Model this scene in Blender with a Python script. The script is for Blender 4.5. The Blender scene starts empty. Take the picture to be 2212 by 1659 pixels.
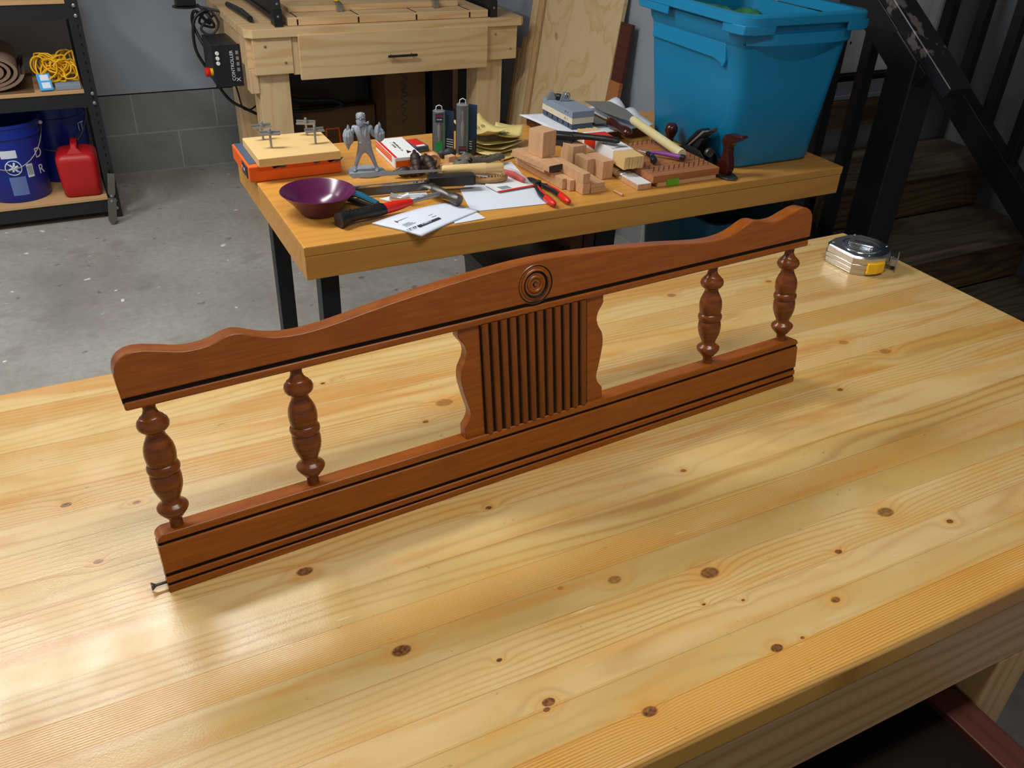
import bpy, bmesh, math, random
from mathutils import Matrix, Vector
R = math.radians
S = bpy.context.scene
COL = S.collection
rnd = random.Random(7)

# ------------------------------------------------------------------ camera
camd = bpy.data.cameras.new('camera')
camd.sensor_width = 36.0
camd.lens = 36.0 * 1857.876 / 2212.0
camd.clip_start = 0.02
cam = bpy.data.objects.new('camera', camd)
COL.objects.link(cam)
_p, _r, _y = R(32.48234145), R(2.75443635), R(28.31188407)
_f = Vector((math.sin(_y)*math.cos(_p), math.cos(_y)*math.cos(_p), -math.sin(_p)))
_rt = _f.cross(Vector((0, 0, 1))).normalized()
_up = _rt.cross(_f)
_r2 = _rt*math.cos(_r) + _up*math.sin(_r)
_u2 = _r2.cross(_f)
_m = Matrix((_r2, _u2, -_f)).transposed().to_4x4()
_m.translation = (0, 0, 1.59)
cam.matrix_world = _m
S.camera = cam

# ------------------------------------------------------------------ look, world, lights
S.view_settings.view_transform = 'Standard'
S.view_settings.look = 'None'
S.view_settings.gamma = 1.0
S.view_settings.use_curve_mapping = False
S.view_settings.exposure = 0.0
try:
    S.cycles.use_denoising = True
    S.cycles.max_bounces = 8
except Exception:
    pass
W = bpy.data.worlds.new('world')
S.world = W
W.use_nodes = True
W.node_tree.nodes['Background'].inputs[0].default_value = (0.97, 0.98, 1.0, 1)
W.node_tree.nodes['Background'].inputs[1].default_value = 0.30

def area(name, loc, size, power, col=(1, 1, 1), target=None, spread=180):
    d = bpy.data.lights.new(name, 'AREA')
    d.shape = 'RECTANGLE'
    d.size, d.size_y = size
    d.energy = power
    d.color = col
    d.spread = R(spread)
    o = bpy.data.objects.new(name, d)
    o.location = loc
    if target:
        o.rotation_euler = (Vector(target)-Vector(loc)).to_track_quat('-Z', 'Y').to_euler()
    COL.objects.link(o)
    return o

area('ceiling_tube_rear', (-0.22, 2.38, 2.62), (1.15, 0.30), 40, (1.0, 0.99, 0.96))
area('fill_light_left', (-1.5, 3.0, 2.62), (0.30, 1.15), 48, (1.0, 0.98, 0.95))  # unseen fill light, added to brighten the floor and background
area('ceiling_tube_front', (0.50, 0.30, 2.62), (1.15, 0.30), 22, (1.0, 0.97, 0.92))

# ------------------------------------------------------------------ material helpers
def lin(c):
    c = c/255.0
    return c/12.92 if c <= 0.04045 else ((c+0.055)/1.055)**2.4
def rgb(r, g, b):
    return (lin(r), lin(g), lin(b), 1.0)

class NT:
    def __init__(s, name, rough=0.5, metal=0.0, spec=0.5):
        s.m = bpy.data.materials.new(name)
        s.m.use_nodes = True
        s.t = s.m.node_tree
        s.b = s.t.nodes['Principled BSDF']
        s.b.inputs['Roughness'].default_value = rough
        s.b.inputs['Metallic'].default_value = metal
        s.b.inputs['Specular IOR Level'].default_value = spec
    def n(s, typ, **kw):
        x = s.t.nodes.new(typ)
        for k, v in kw.items():
            setattr(x, k, v)
        return x
    def put(s, inp, v):
        if hasattr(v, 'links') or isinstance(v, bpy.types.NodeSocket):
            s.t.links.new(v, inp)
        else:
            inp.default_value = v
    def math(s, op, a, b=None, c=None, clamp=False):
        x = s.n('ShaderNodeMath', operation=op, use_clamp=clamp)
        s.put(x.inputs[0], a)
        if b is not None: s.put(x.inputs[1], b)
        if c is not None: s.put(x.inputs[2], c)
        return x.outputs[0]
    def vec(s, op, a, b):
        x = s.n('ShaderNodeVectorMath', operation=op)
        s.put(x.inputs[0], a); s.put(x.inputs[1], b)
        return x.outputs['Value'] if op in ('LENGTH', 'DISTANCE', 'DOT_PRODUCT') else x.outputs[0]
    def coords(s, kind='Object'):
        return s.n('ShaderNodeTexCoord').outputs[kind]
    def mapping(s, v, scale=(1, 1, 1), loc=(0, 0, 0), rot=(0, 0, 0)):
        x = s.n('ShaderNodeMapping')
        s.put(x.inputs[0], v)
        x.inputs['Scale'].default_value = scale
        x.inputs['Location'].default_value = loc
        x.inputs['Rotation'].default_value = rot
        return x.outputs[0]
    def noise(s, v, scale=5, detail=3, rough=0.5, dist=0.0):
        x = s.n('ShaderNodeTexNoise')
        s.put(x.inputs['Vector'], v)
        x.inputs['Scale'].default_value = scale
        x.inputs['Detail'].default_value = detail
        x.inputs['Roughness'].default_value = rough
        x.inputs['Distortion'].default_value = dist
        return x.outputs[0]
    def ramp(s, f, stops, interp='LINEAR'):
        x = s.n('ShaderNodeValToRGB')
        s.put(x.inputs[0], f)
        e = x.color_ramp
        e.interpolation = interp
        while len(e.elements) < len(stops):
            e.elements.new(0.5)
        for el, (p, c) in zip(e.elements, stops):
            el.position = p
            el.color = c if len(c) == 4 else (*c, 1)
        return x.outputs[0]
    def mix(s, f, a, b, mode='MIX'):
        x = s.n('ShaderNodeMix', data_type='RGBA', blend_type=mode)
        s.put(x.inputs[0], f); s.put(x.inputs[6], a); s.put(x.inputs[7], b)
        return x.outputs[2]
    def range(s, v, a, b, c=0.0, d=1.0, smooth=True):
        x = s.n('ShaderNodeMapRange', interpolation_type='SMOOTHSTEP' if smooth else 'LINEAR')
        s.put(x.inputs[0], v)
        for i, k in enumerate((a, b, c, d)):
            x.inputs[i+1].default_value = k
        return x.outputs[0]
    def color(s, c): s.put(s.b.inputs['Base Color'], c)
    def rough(s, c): s.put(s.b.inputs['Roughness'], c)
    def bump(s, h, strength=0.3, dist=0.002):
        x = s.n('ShaderNodeBump')
        x.inputs['Strength'].default_value = strength
        x.inputs['Distance'].default_value = dist
        s.put(x.inputs['Height'], h)
        s.t.links.new(x.outputs[0], s.b.inputs['Normal'])

def flat(name, c, rough=0.5, metal=0.0, var=0.12, scale=30, bump=0.0, spec=0.5):
    """plain surface with a little uneven tone"""
    t = NT(name, rough, metal, spec)
    v = t.coords()
    nz = t.noise(v, scale, 4)
    dark = tuple(x*(1-var) for x in c[:3])+(1,)
    lite = tuple(min(1, x*(1+var)) for x in c[:3])+(1,)
    t.color(t.mix(nz, dark, lite))
    if bump:
        t.bump(nz, bump, 0.002)
    return t.m

def wood(name, c1, c2, axis='x', dens=60, amp=2.0, rough=0.4, strength=0.8, blotch=0.35, stretch=0.12, c3=None, bump=0.1):
    """straight grained timber, grain running along one axis"""
    t = NT(name, rough)
    k = {'x': (stretch, 1, 1), 'y': (1, stretch, 1), 'z': (1, 1, stretch)}[axis]
    v = t.mapping(t.coords(), k)
    n1 = t.noise(v, 7, 2, 0.5)
    sp = t.n('ShaderNodeSeparateXYZ'); t.put(sp.inputs[0], v)
    a, b = {'x': (1, 2), 'y': (0, 2), 'z': (0, 1)}[axis]
    base = t.math('ADD', sp.outputs[a], t.math('MULTIPLY', sp.outputs[b], 0.8))
    ph = t.math('ADD', t.math('MULTIPLY', base, dens), t.math('MULTIPLY', n1, amp*3))
    s = t.math('SINE', t.math('MULTIPLY', ph, 6.283))
    band = t.math('POWER', t.math('MULTIPLY_ADD', s, 0.5, 0.5), 2.5)
    fine = t.noise(t.mapping(t.coords(), tuple(x*(1 if x < 1 else 8) for x in k)), 40, 3, 0.6)
    col = t.mix(t.math('MULTIPLY', band, strength), c1, c2)
    big = t.noise(v, 3, 3, 0.5, 0.5)
    if c3 is None: c3 = tuple((x+y)/2 for x, y in zip(c1, c2))
    col = t.mix(t.math('MULTIPLY', t.range(big, 0.4, 0.75), blotch), col, c3)
    col = t.mix(t.math('MULTIPLY', fine, 0.18), col, c2)
    t.color(col)
    if bump: t.bump(fine, bump, 0.001)
    return t.m

# ------------------------------------------------------------------ mesh helpers
def new(): return bmesh.new()
def _xf(M, p): return M @ Vector(p) if M is not None else Vector(p)

def box(bm, x0, x1, y0, y1, z0, z1, mi=0, M=None):
    vs = [bm.verts.new(_xf(M, p)) for p in ((x0, y0, z0), (x1, y0, z0), (x1, y1, z0), (x0, y1, z0),
                                            (x0, y0, z1), (x1, y0, z1), (x1, y1, z1), (x0, y1, z1))]
    for f in ((3, 2, 1, 0), (4, 5, 6, 7), (0, 1, 5, 4), (1, 2, 6, 5), (2, 3, 7, 6), (3, 0, 4, 7)):
        bm.faces.new([vs[i] for i in f]).material_index = mi
    return bm

def prism(bm, pts, h0, h1, mi=0, M=None, top=None):
    """polygon in xy extruded from z=h0 to z=h1; top = other polygon for a taper"""
    top = top or pts
    n = len(pts)
    a = [bm.verts.new(_xf(M, (p[0], p[1], h0))) for p in pts]
    b = [bm.verts.new(_xf(M, (p[0], p[1], h1))) for p in top]
    bm.faces.new(a[::-1]).material_index = mi
    bm.faces.new(b).material_index = mi
    for i in range(n):
        j = (i+1) % n
        bm.faces.new((a[i], a[j], b[j], b[i])).material_index = mi
    return bm

def lathe(bm, prof, n=32, mi=0, M=None, cap=True, seg=None):
    """prof = [(r, z)], revolved about z; seg = material index for each profile segment"""
    rings = []
    for r, z in prof:
        if r < 1e-6:
            rings.append([bm.verts.new(_xf(M, (0, 0, z)))])
        else:
            rings.append([bm.verts.new(_xf(M, (r*math.cos(2*math.pi*i/n), r*math.sin(2*math.pi*i/n), z))) for i in range(n)])
    for k in range(len(rings)-1):
        A, B = rings[k], rings[k+1]
        m = seg[k] if seg else mi
        for i in range(n):
            j = (i+1) % n
            if len(A) == 1 and len(B) == 1: continue
            if len(A) == 1: f = bm.faces.new((A[0], B[i], B[j]))
            elif len(B) == 1: f = bm.faces.new((A[i], A[j], B[0]))
            else: f = bm.faces.new((A[i], A[j], B[j], B[i]))
            f.material_index = m
    if cap:
        if len(rings[0]) > 1: bm.faces.new(rings[0][::-1]).material_index = mi
        if len(rings[-1]) > 1: bm.faces.new(rings[-1]).material_index = mi
    return bm

def tube(bm, pts, r, n=8, mi=0, closed=False, M=None, flatz=1.0):
    """round bar along a path; r may be a list"""
    P = [Vector(p) for p in pts]
    N = len(P)
    rr = r if isinstance(r, (list, tuple)) else [r]*N
    rings = []
    up = None
    for i in range(N):
        if closed: t = P[(i+1) % N]-P[i-1]
        elif i == 0: t = P[1]-P[0]
        elif i == N-1: t = P[-1]-P[-2]
        else: t = P[i+1]-P[i-1]
        t.normalize()
        if up is None:
            up = Vector((0, 0, 1)) if abs(t.z) < 0.9 else Vector((0, 1, 0))
        u = (up-t*up.dot(t)).normalized()
        up = u
        w = t.cross(u)
        rings.append([bm.verts.new(_xf(M, P[i]+(w*math.cos(2*math.pi*k/n)+u*math.sin(2*math.pi*k/n)*flatz)*rr[i])) for k in range(n)])
    for i in range(N if closed else N-1):
        A, B = rings[i], rings[(i+1) % N]
        for k in range(n):
            j = (k+1) % n
            bm.faces.new((A[k], A[j], B[j], B[k])).material_index = mi
    if not closed:
        bm.faces.new(rings[0][::-1]).material_index = mi
        bm.faces.new(rings[-1]).material_index = mi
    return bm

def ball(bm, c, rad, mi=0, M=None, n=16):
    rx, ry, rz = rad if isinstance(rad, (tuple, list)) else (rad,)*3
    prof = [(math.sin(math.pi*i/(n//2)), -math.cos(math.pi*i/(n//2))) for i in range(n//2+1)]
    prof[0] = (0, -1); prof[-1] = (0, 1)
    T = Matrix.Translation(c) @ Matrix.Diagonal((rx, ry, rz, 1))
    return lathe(bm, prof, n, mi, (M @ T) if M is not None else T)

def spline(pts, k=6, closed=False):
    P = [Vector(p) for p in pts]
    out = []
    N = len(P)
    rng = range(N) if closed else range(N-1)
    for i in rng:
        g = (lambda j: P[j % N]) if closed else (lambda j: P[max(0, min(N-1, j))])
        a, b, c, d = g(i-1), g(i), g(i+1), g(i+2)
        for s in range(k):
            t = s/k
            out.append(0.5*((2*b)+(c-a)*t+(2*a-5*b+4*c-d)*t*t+(3*b-a-3*c+d)*t**3))
    if not closed: out.append(P[-1].copy())
    return out

def rrect(x0, x1, y0, y1, r, k=5):
    out = []
    for cx, cy, a0 in ((x1-r, y0+r, -90), (x1-r, y1-r, 0), (x0+r, y1-r, 90), (x0+r, y0+r, 180)):
        for i in range(k+1):
            a = R(a0+90*i/k)
            out.append((cx+r*math.cos(a), cy+r*math.sin(a)))
    return out

def wm(o):
    m = o.matrix_parent_inverse @ o.matrix_basis
    return wm(o.parent) @ m if o.parent else o.matrix_basis.copy()

def obj(name, bm, mats, parent=None, world=False, bevel=0.0, smooth=0, seg=2, M=None):
    bmesh.ops.recalc_face_normals(bm, faces=bm.faces)
    me = bpy.data.meshes.new(name)
    bm.to_mesh(me); bm.free()
    for m in (mats if isinstance(mats, (list, tuple)) else [mats]):
        me.materials.append(m)
    if smooth:
        me.polygons.foreach_set('use_smooth', [True]*len(me.polygons))
        try: me.set_sharp_from_angle(angle=R(smooth))
        except Exception: pass
    o = bpy.data.objects.new(name, me)
    COL.objects.link(o)
    if M is not None: o.matrix_basis = M
    if parent is not None:
        o.parent = parent
        if world:
            o.matrix_parent_inverse = wm(parent).inverted()
    if bevel:
        b = o.modifiers.new('bevel', 'BEVEL')
        b.width = bevel; b.segments = seg; b.limit_method = 'ANGLE'; b.angle_limit = R(35)
        b.harden_normals = False
    return o

def tag(o, label, cat, group=None, kind=None):
    o['label'] = label; o['category'] = cat
    if group: o['group'] = group
    if kind: o['kind'] = kind
    return o

def thing(name, label, cat, loc=(0, 0, 0), rz=0.0, M=None, group=None):
    o = bpy.data.objects.new(name, None)
    o.empty_display_size = 0.05
    COL.objects.link(o)
    o.matrix_basis = M if M is not None else Matrix.Translation(loc) @ Matrix.Rotation(R(rz), 4, 'Z')
    return tag(o, label, cat, group)

def struct(name, bm, mats, **kw):
    o = obj(name, bm, mats, **kw)
    if o.parent is None: o['kind'] = 'structure'
    return o

def text(name, s, size, mat, parent, M, depth=0.0004, world=False):
    c = bpy.data.curves.new(name, 'FONT')
    c.body = s; c.size = size; c.extrude = depth/2; c.align_x = 'CENTER'; c.align_y = 'CENTER'
    tmp = bpy.data.objects.new('tmp_text', c)
    COL.objects.link(tmp)
    me = bpy.data.meshes.new_from_object(tmp.evaluated_get(bpy.context.evaluated_depsgraph_get()))
    bpy.data.objects.remove(tmp)
    bm = new(); bm.from_mesh(me); bpy.data.meshes.remove(me)
    return obj(name, bm, mat, parent, world=world, M=M)

def glyphs(name, n, size, mat, parent, M, world=False, seed=1):
    """a line of print too small to read: n little strokes"""
    bm = new(); q = random.Random(seed+n)
    w = size*.62; x = -n*w/2
    for i in range(n):
        if q.random() > .15:
            box(bm, x, x+w*.16, -size*.36, size*.36, 0, .0003, 0, M)
            box(bm, x+w*.16, x+w*.72, (.26 if q.random() > .5 else -.1)*size, (.36 if q.random() > .3 else .0)*size+.001*size, 0, .0003, 0, M)
        x += w
    return obj(name, bm, mat, parent, world=world)

def skin(name, nodes, edges, mat, parent, sub=2, M=None):
    """nodes = [(x, y, z, r)]; a body grown from a skeleton"""
    me = bpy.data.meshes.new(name)
    me.from_pydata([n[:3] for n in nodes], edges, [])
    me.materials.append(mat)
    o = bpy.data.objects.new(name, me); COL.objects.link(o)
    o.parent = parent
    if M is not None: o.matrix_basis = M
    s = o.modifiers.new('skin', 'SKIN'); s.use_smooth_shade = True
    for i, n in enumerate(nodes):
        v = me.skin_vertices[0].data[i]
        v.radius = (n[3], n[3]); v.use_root = (i == 0)
    q = o.modifiers.new('sub', 'SUBSURF'); q.levels = sub; q.render_levels = sub
    return o

def Tz(x, y, z, a=0): return Matrix.Translation((x, y, z)) @ Matrix.Rotation(R(a), 4, 'Z')
def along(p0, p1):
    """frame whose x axis runs p0 -> p1, z up"""
    a, b = Vector(p0), Vector(p1)
    x = (b-a).normalized()
    y = Vector((0, 0, 1)).cross(x).normalized()
    z = x.cross(y)
    m = Matrix((x, y, z)).transposed().to_4x4()
    m.translation = a
    return m, (b-a).length
def axis_z(p0, p1):
    """frame whose z axis runs p0 -> p1"""
    a, b = Vector(p0), Vector(p1)
    z = (b-a).normalized()
    t = Vector((0, 0, 1)) if abs(z.z) < 0.9 else Vector((0, 1, 0))
    x = t.cross(z).normalized()
    y = z.cross(x)
    m = Matrix((x, y, z)).transposed().to_4x4()
    m.translation = a
    return m, (b-a).length

def cp(o, parent=None):
    c = o.copy(); COL.objects.link(c)
    if parent is not None: c.parent = parent
    for ch in [x for x in list(bpy.data.objects) if x.parent == o]:
        cp(ch, c)
    return c

# ------------------------------------------------------------------ materials
def pine_top():
    """glued pine strips running along x, knots where the boards have them"""
    t = NT('pine_tabletop', 0.3)
    co = t.coords()
    sp = t.n('ShaderNodeSeparateXYZ'); t.put(sp.inputs[0], co)
    X, Y = sp.outputs[0], sp.outputs[1]
    bounds = [.371, .419, .462, .505, .562, .606, .650, .698, .758, .81, .86, .915, .965, 1.02, 1.075, 1.13, 1.185, 1.24]
    y0, y1 = .371, 1.30
    tints = [(206, 158, 78), (195, 166, 106), (205, 176, 121), (203, 174, 115), (189, 161, 97), (203, 163, 94), (195, 165, 101), (207, 178, 119), (203, 172, 110),
             (195, 163, 95), (207, 176, 115), (209, 180, 121), (199, 163, 101), (209, 178, 117), (203, 170, 108), (209, 180, 119), (197, 159, 95), (209, 180, 121)]
    dens = [.80, .10, .04, .34, .06, .80, .16, .06, .26, .12, .34, .08, .30, .06, .36, .10, .22, .08]
    wts = [.95, .30, .35, .45, .20, .60, .60, .25, .45, .50, .35, .35, .55, .35, .45, .40, .60, .35]
    f = t.range(Y, y0, y1, smooth=False)
    pos = [(b-y0)/(y1-y0) for b in bounds]
    tint = t.ramp(f, [(p, rgb(*c)) for p, c in zip(pos, tints)], 'CONSTANT')
    den = t.ramp(f, [(p, (d, d, d)) for p, d in zip(pos, dens)], 'CONSTANT')
    rn = random.Random(3)
    wt = t.ramp(f, [(p, (d, d, d)) for p, d in zip(pos, wts)], 'CONSTANT')
    off = t.ramp(f, [(p, (v, v, v)) for p, v in zip(pos, [rn.random() for _ in pos])], 'CONSTANT')
    knots = [(.576, .547, .013, .9), (.861, .539, .013, .8), (.201, .592, .011, 1), (.465, .585, .009, .7), (.140, .748, .010, 1), (.312, .469, .0075, 1),
             (.306, .462, .004, 1), (.399, .416, .009, 1), (.684, .450, .0065, .9), (.572, .424, .008, 1), (.926, .490, .0055, 1), (.747, .509, .0055, 1),
             (.385, .762, .005, 1), (.290, .537, .0035, 1), (.666, .722, .005, .8), (1.199, .853, .012, .5), (1.153, .906, .010, .5), (1.197, 1.155, .007, .7),
             (.428, 1.01, .014, .6), (.383, .974, .005, 1), (.608, .423, .003, 1), (.538, .509, .0025, 1), (.584, .495, .0025, 1), (-.073, .863, .006, .8),
             (-.10, .985, .007, .9), (1.03, .791, .006, .9), (.275, 1.135, .004, 1), (.975, 1.179, .010, .6), (-.02, .955, .005, .8), (.40, .60, .004, .5)]
    bumpsum = core = halo = None
    for (kx, ky, r, dk) in knots:
        d = t.vec('LENGTH', t.vec('MULTIPLY', t.vec('SUBTRACT', co, (kx, ky, .855)), (1/(r*0.98), 1/(r*.66), 0)), (0, 0, 0))
        g = t.math('DIVIDE', 2.2, t.math('MULTIPLY_ADD', t.math('MULTIPLY', d, d), 0.30, 1.0))
        c = t.math('MULTIPLY', t.range(d, 1.15, 0.8), dk)
        h = t.range(d, 3.6, 0.9, 0, .8)
        bumpsum = g if bumpsum is None else t.math('ADD', bumpsum, g)
        core = c if core is None else t.math('MAXIMUM', core, c)
        halo = h if halo is None else t.math('MAXIMUM', halo, h)
    cv = t.n('ShaderNodeCombineXYZ')
    t.put(cv.inputs[0], t.math('MULTIPLY', X, 1.3))
    t.put(cv.inputs[1], t.math('MULTIPLY', Y, 11))
    t.put(cv.inputs[2], t.math('MULTIPLY', off, 37))
    n1 = t.noise(cv.outputs[0], 1.0, 2, 0.45)
    ph = t.math('ADD', t.math('MULTIPLY', t.math('MULTIPLY', Y, den), 430), t.math('MULTIPLY', n1, 8.0))
    ph = t.math('ADD', ph, bumpsum)
    s = t.math('MULTIPLY_ADD', t.math('SINE', t.math('MULTIPLY', ph, 6.283)), 0.5, 0.5)
    band = t.math('POWER', s, 3.2)
    weak = t.noise(t.mapping(co, (1.0, 6, 1)), 2.0, 2)
    band = t.math('MULTIPLY', t.math('MULTIPLY', band, wt), t.range(weak, 0.3, 0.65, 0.45, 1.0))
    # slow amber, pale and olive clouds inside each board
    cb = t.n('ShaderNodeCombineXYZ')
    t.put(cb.inputs[0], t.math('MULTIPLY', X, 4.5)); t.put(cb.inputs[1], t.math('MULTIPLY', Y, 17)); t.put(cb.inputs[2], t.math('MULTIPLY', off, 91))
    cloud = t.noise(cb.outputs[0], 1.0, 3, 0.5, 0.3)
    tint = t.mix(t.range(cloud, 0.50, 0.70, 0, 0.55), tint, rgb(202, 150, 68))
    tint = t.mix(t.range(cloud, 0.50, 0.30, 0, 0.5), tint, rgb(214, 190, 136))
    col = t.mix(band, tint, rgb(156, 102, 40))
    # warm resin streaks
    st = t.noise(t.mapping(co, (1.6, 16, 1), (3, 0, 0)), 1.6, 3, 0.5, 0.4)
    col = t.mix(t.range(st, 0.56, 0.70, 0, 0.6), col, rgb(190, 128, 52))
    fine = t.noise(t.mapping(co, (6, 160, 1)), 6, 3, 0.6)
    col = t.mix(t.math('MULTIPLY', fine, 0.26), col, rgb(178, 134, 80))
    col = t.mix(t.math('MULTIPLY', halo, 0.5), col, rgb(200, 136, 56))
    kn = t.noise(co, 260, 2)
    col = t.mix(core, col, t.mix(t.range(kn, .2, .85), rgb(66, 36, 18), rgb(150, 98, 50)))
    spk = t.range(t.noise(co, 90, 2, .5), 0.74, 0.80)
    col = t.mix(t.math('MULTIPLY', spk, 0.5), col, rgb(120, 84, 44))
    scr = t.noise(t.mapping(co, (16, 210, 1), (0, 0, 0), (0, 0, R(52))), 1.0, 2, .5)
    col = t.mix(t.range(scr, .735, .77, 0, .4), col, rgb(232, 212, 168))
    mk = t.range(t.noise(t.mapping(co, (1, 1.4, 1), (7, 3, 0)), 38, 3, .65), .70, .74, 0, .5)
    col = t.mix(mk, col, rgb(134, 118, 72))
    # glue lines
    line = None
    for b in bounds[1:]:
        q = t.math('LESS_THAN', t.math('ABSOLUTE', t.math('SUBTRACT', Y, b)), 0.0005)
        line = q if line is None else t.math('MAXIMUM', line, q)
    col = t.mix(t.math('MULTIPLY', line, 0.45), col, rgb(140, 94, 46))
    t.color(col)
    sc = t.noise(t.mapping(co, (1, 1, 1)), 420, 3, 0.7)
    t.rough(t.range(t.noise(co, 14, 4), 0.3, 0.7, 0.24, 0.36))
    h = t.math('ADD', t.math('MULTIPLY', band, 0.5), t.math('MULTIPLY', sc, 0.55))
    t.bump(h, 0.22, 0.0012)
    t.b.inputs['Specular IOR Level'].default_value = 0.5
    return t.m

def stain(name, c1, c2, rough=0.3, sc=(2.2, 16, 34)):
    t = NT(name, rough)
    co = t.coords()
    a = t.noise(t.mapping(co, sc), 6, 4, 0.6)
    b = t.noise(co, 9, 3, 0.5)
    col = t.mix(t.range(a, 0.35, 0.7), c1, c2)
    col = t.mix(t.math('MULTIPLY', t.range(b, 0.5, 0.8), 0.3), col, tuple(x*0.55 for x in c1[:3])+(1,))
    sp = t.range(t.noise(co, 220, 2), 0.72, 0.78)
    col = t.mix(t.math('MULTIPLY', sp, 0.35), col, rgb(176, 96, 50))
    t.color(col)
    t.bump(a, 0.06, 0.001)
    t.b.inputs['Specular IOR Level'].default_value = 0.35
    t.b.inputs['Coat Weight'].default_value = 0.06
    t.b.inputs['Coat Roughness'].default_value = 0.25
    return t.m

def concrete():
    t = NT('concrete_floor', 0.55)
    co = t.coords()
    n1 = t.noise(co, 1.6, 6, 0.6, 0.4)
    n2 = t.noise(co, 34, 6, 0.7)
    n3 = t.noise(co, 4.0, 4, 0.55, 0.3)
    col = t.ramp(n1, [(0.3, rgb(134, 132, 126)), (0.5, rgb(154, 152, 147)), (0.72, rgb(164, 163, 159))])
    col = t.mix(t.range(n3, 0.56, 0.74, 0, 0.4), col, rgb(104, 100, 93))
    col = t.mix(t.range(n2, 0.3, 0.75, 0, 0.42), col, rgb(116, 114, 109))
    w = t.range(t.noise(co, 13, 2, 0.4), 0.72, 0.75, 0, 0.8)
    col = t.mix(w, col, rgb(228, 228, 224))
    d = t.range(t.noise(t.mapping(co, (1, 1, 1), (5, 2, 0)), 17, 2, 0.4), 0.69, 0.74, 0, 0.6)
    col = t.mix(d, col, rgb(84, 80, 74))
    t.color(col)
    t.rough(t.range(n1, 0.3, 0.7, 0.42, 0.62))
    t.bump(n2, 0.25, 0.003)
    return t.m

def blocks(name, plane='xz', ox=0.33):
    t = NT(name, 0.85)
    co = t.coords()
    sp = t.n('ShaderNodeSeparateXYZ'); t.put(sp.inputs[0], co)
    cv = t.n('ShaderNodeCombineXYZ')
    t.put(cv.inputs[0], t.math('SUBTRACT', sp.outputs[0 if plane == 'xz' else 1], ox))
    t.put(cv.inputs[1], sp.outputs[2])
    br = t.n('ShaderNodeTexBrick')
    t.put(br.inputs['Vector'], cv.outputs[0])
    for k, v in (('Scale', 1.0), ('Mortar Size', 0.006), ('Mortar Smooth', 0.9), ('Bias', 0.0), ('Brick Width', 0.4064), ('Row Height', 0.203)):
        br.inputs[k].default_value = v
    br.inputs['Color1'].default_value = rgb(130, 133, 134)
    br.inputs['Color2'].default_value = rgb(142, 145, 146)
    br.inputs['Mortar'].default_value = rgb(168, 170, 168)
    n = t.noise(co, 60, 5, 0.7)
    n2 = t.noise(co, 5, 3)
    col = t.mix(t.math('MULTIPLY', n, 0.5), br.outputs[0], rgb(106, 108, 109))
    col = t.mix(t.range(n2, 0.55, 0.75, 0, 0.4), col, rgb(104, 105, 104))
    t.color(col)
    t.bump(n, 0.4, 0.003)
    return t.m

def plywood_mat(name, axis='z'):
    t = NT(name, 0.6)
    co = t.coords()
    v = t.mapping(co, {'z': (1, 2.2, 1.6), 'x': (1, 4, 4)}[axis])
    n = t.noise(v, 2.2, 3, 0.5, 1.4)
    r = t.math('FRACT', t.math('MULTIPLY', n, 3.2))
    col = t.ramp(r, [(0.0, rgb(214, 190, 148)), (0.40, rgb(208, 182, 138)), (0.62, rgb(200, 168, 118)), (0.66, rgb(212, 187, 144)), (1.0, rgb(214, 190, 148))])
    f = t.noise(t.mapping(co, (30, 30, 4)), 8, 3)
    col = t.mix(t.math('MULTIPLY', f, 0.22), col, rgb(186, 152, 106))
    k = t.range(t.noise(co, 7, 1), 0.76, 0.79)
    col = t.mix(t.math('MULTIPLY', k, 0.6), col, rgb(140, 98, 58))
    t.color(col)
    return t.m

MAT = {}
MAT['pine_top'] = pine_top()
MAT['apron'] = wood('pine_apron', rgb(186, 150, 104), rgb(148, 108, 66), 'x', 34, 2.2, 0.5, 0.6)
MAT['apron_z'] = wood('pine_leg', rgb(190, 152, 100), rgb(150, 108, 62), 'z', 34, 2.2, 0.5, 0.6)
MAT['stain'] = stain('headboard_stain', rgb(130, 64, 8), rgb(144, 78, 12))
MAT['stain_z'] = stain('reed_stain', rgb(112, 56, 12), rgb(126, 66, 14), 0.32, (26, 14, 2))
MAT['stain_dark'] = stain('spindle_stain', rgb(94, 46, 12), rgb(118, 60, 16), 0.25)
MAT['glaze'] = flat('dark_groove_glaze', rgb(14, 7, 4), 0.6, spec=0.2)
MAT['bench'] = wood('amber_bench_wood', rgb(206, 150, 70), rgb(178, 114, 42), 'x', 26, 1.6, 0.35, 0.30, c3=rgb(192, 130, 54))
MAT['cnc'] = wood('pale_pine', rgb(222, 192, 146), rgb(196, 154, 100), 'x', 24, 2.2, 0.6, 0.6)
MAT['cnc_z'] = wood('pale_pine_post', rgb(220, 192, 150), rgb(200, 162, 110), 'z', 22, 1.6, 0.6, 0.5)
MAT['ply'] = plywood_mat('plywood_face')
MAT['plyedge'] = wood('plywood_edge', rgb(206, 172, 122), rgb(168, 126, 78), 'z', 90, .2, 0.7, 0.7)
MAT['beech'] = wood('pinkish_beech', rgb(206, 162, 120), rgb(178, 130, 90), 'x', 50, 1.2, 0.6, 0.35)
MAT['beech_z'] = wood('pinkish_beech_end', rgb(206, 164, 124), rgb(182, 136, 98), 'z', 50, 1.2, 0.6, 0.35)
MAT['cherry'] = wood('cherry_board', rgb(172, 112, 66), rgb(140, 80, 42), 'x', 40, 1.4, 0.5, 0.5)
MAT['shelfboard'] = flat('particle_board', rgb(190, 150, 104), 0.8, scale=160, var=0.2)
MAT['concrete'] = concrete()
MAT['block_back'] = blocks('cinder_block_back')
MAT['block_side'] = blocks('cinder_block_side', 'yz', 3.20)
MAT['ceiling'] = flat('white_ceiling', rgb(214, 212, 206), 0.8, var=0.02, scale=3)
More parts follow.
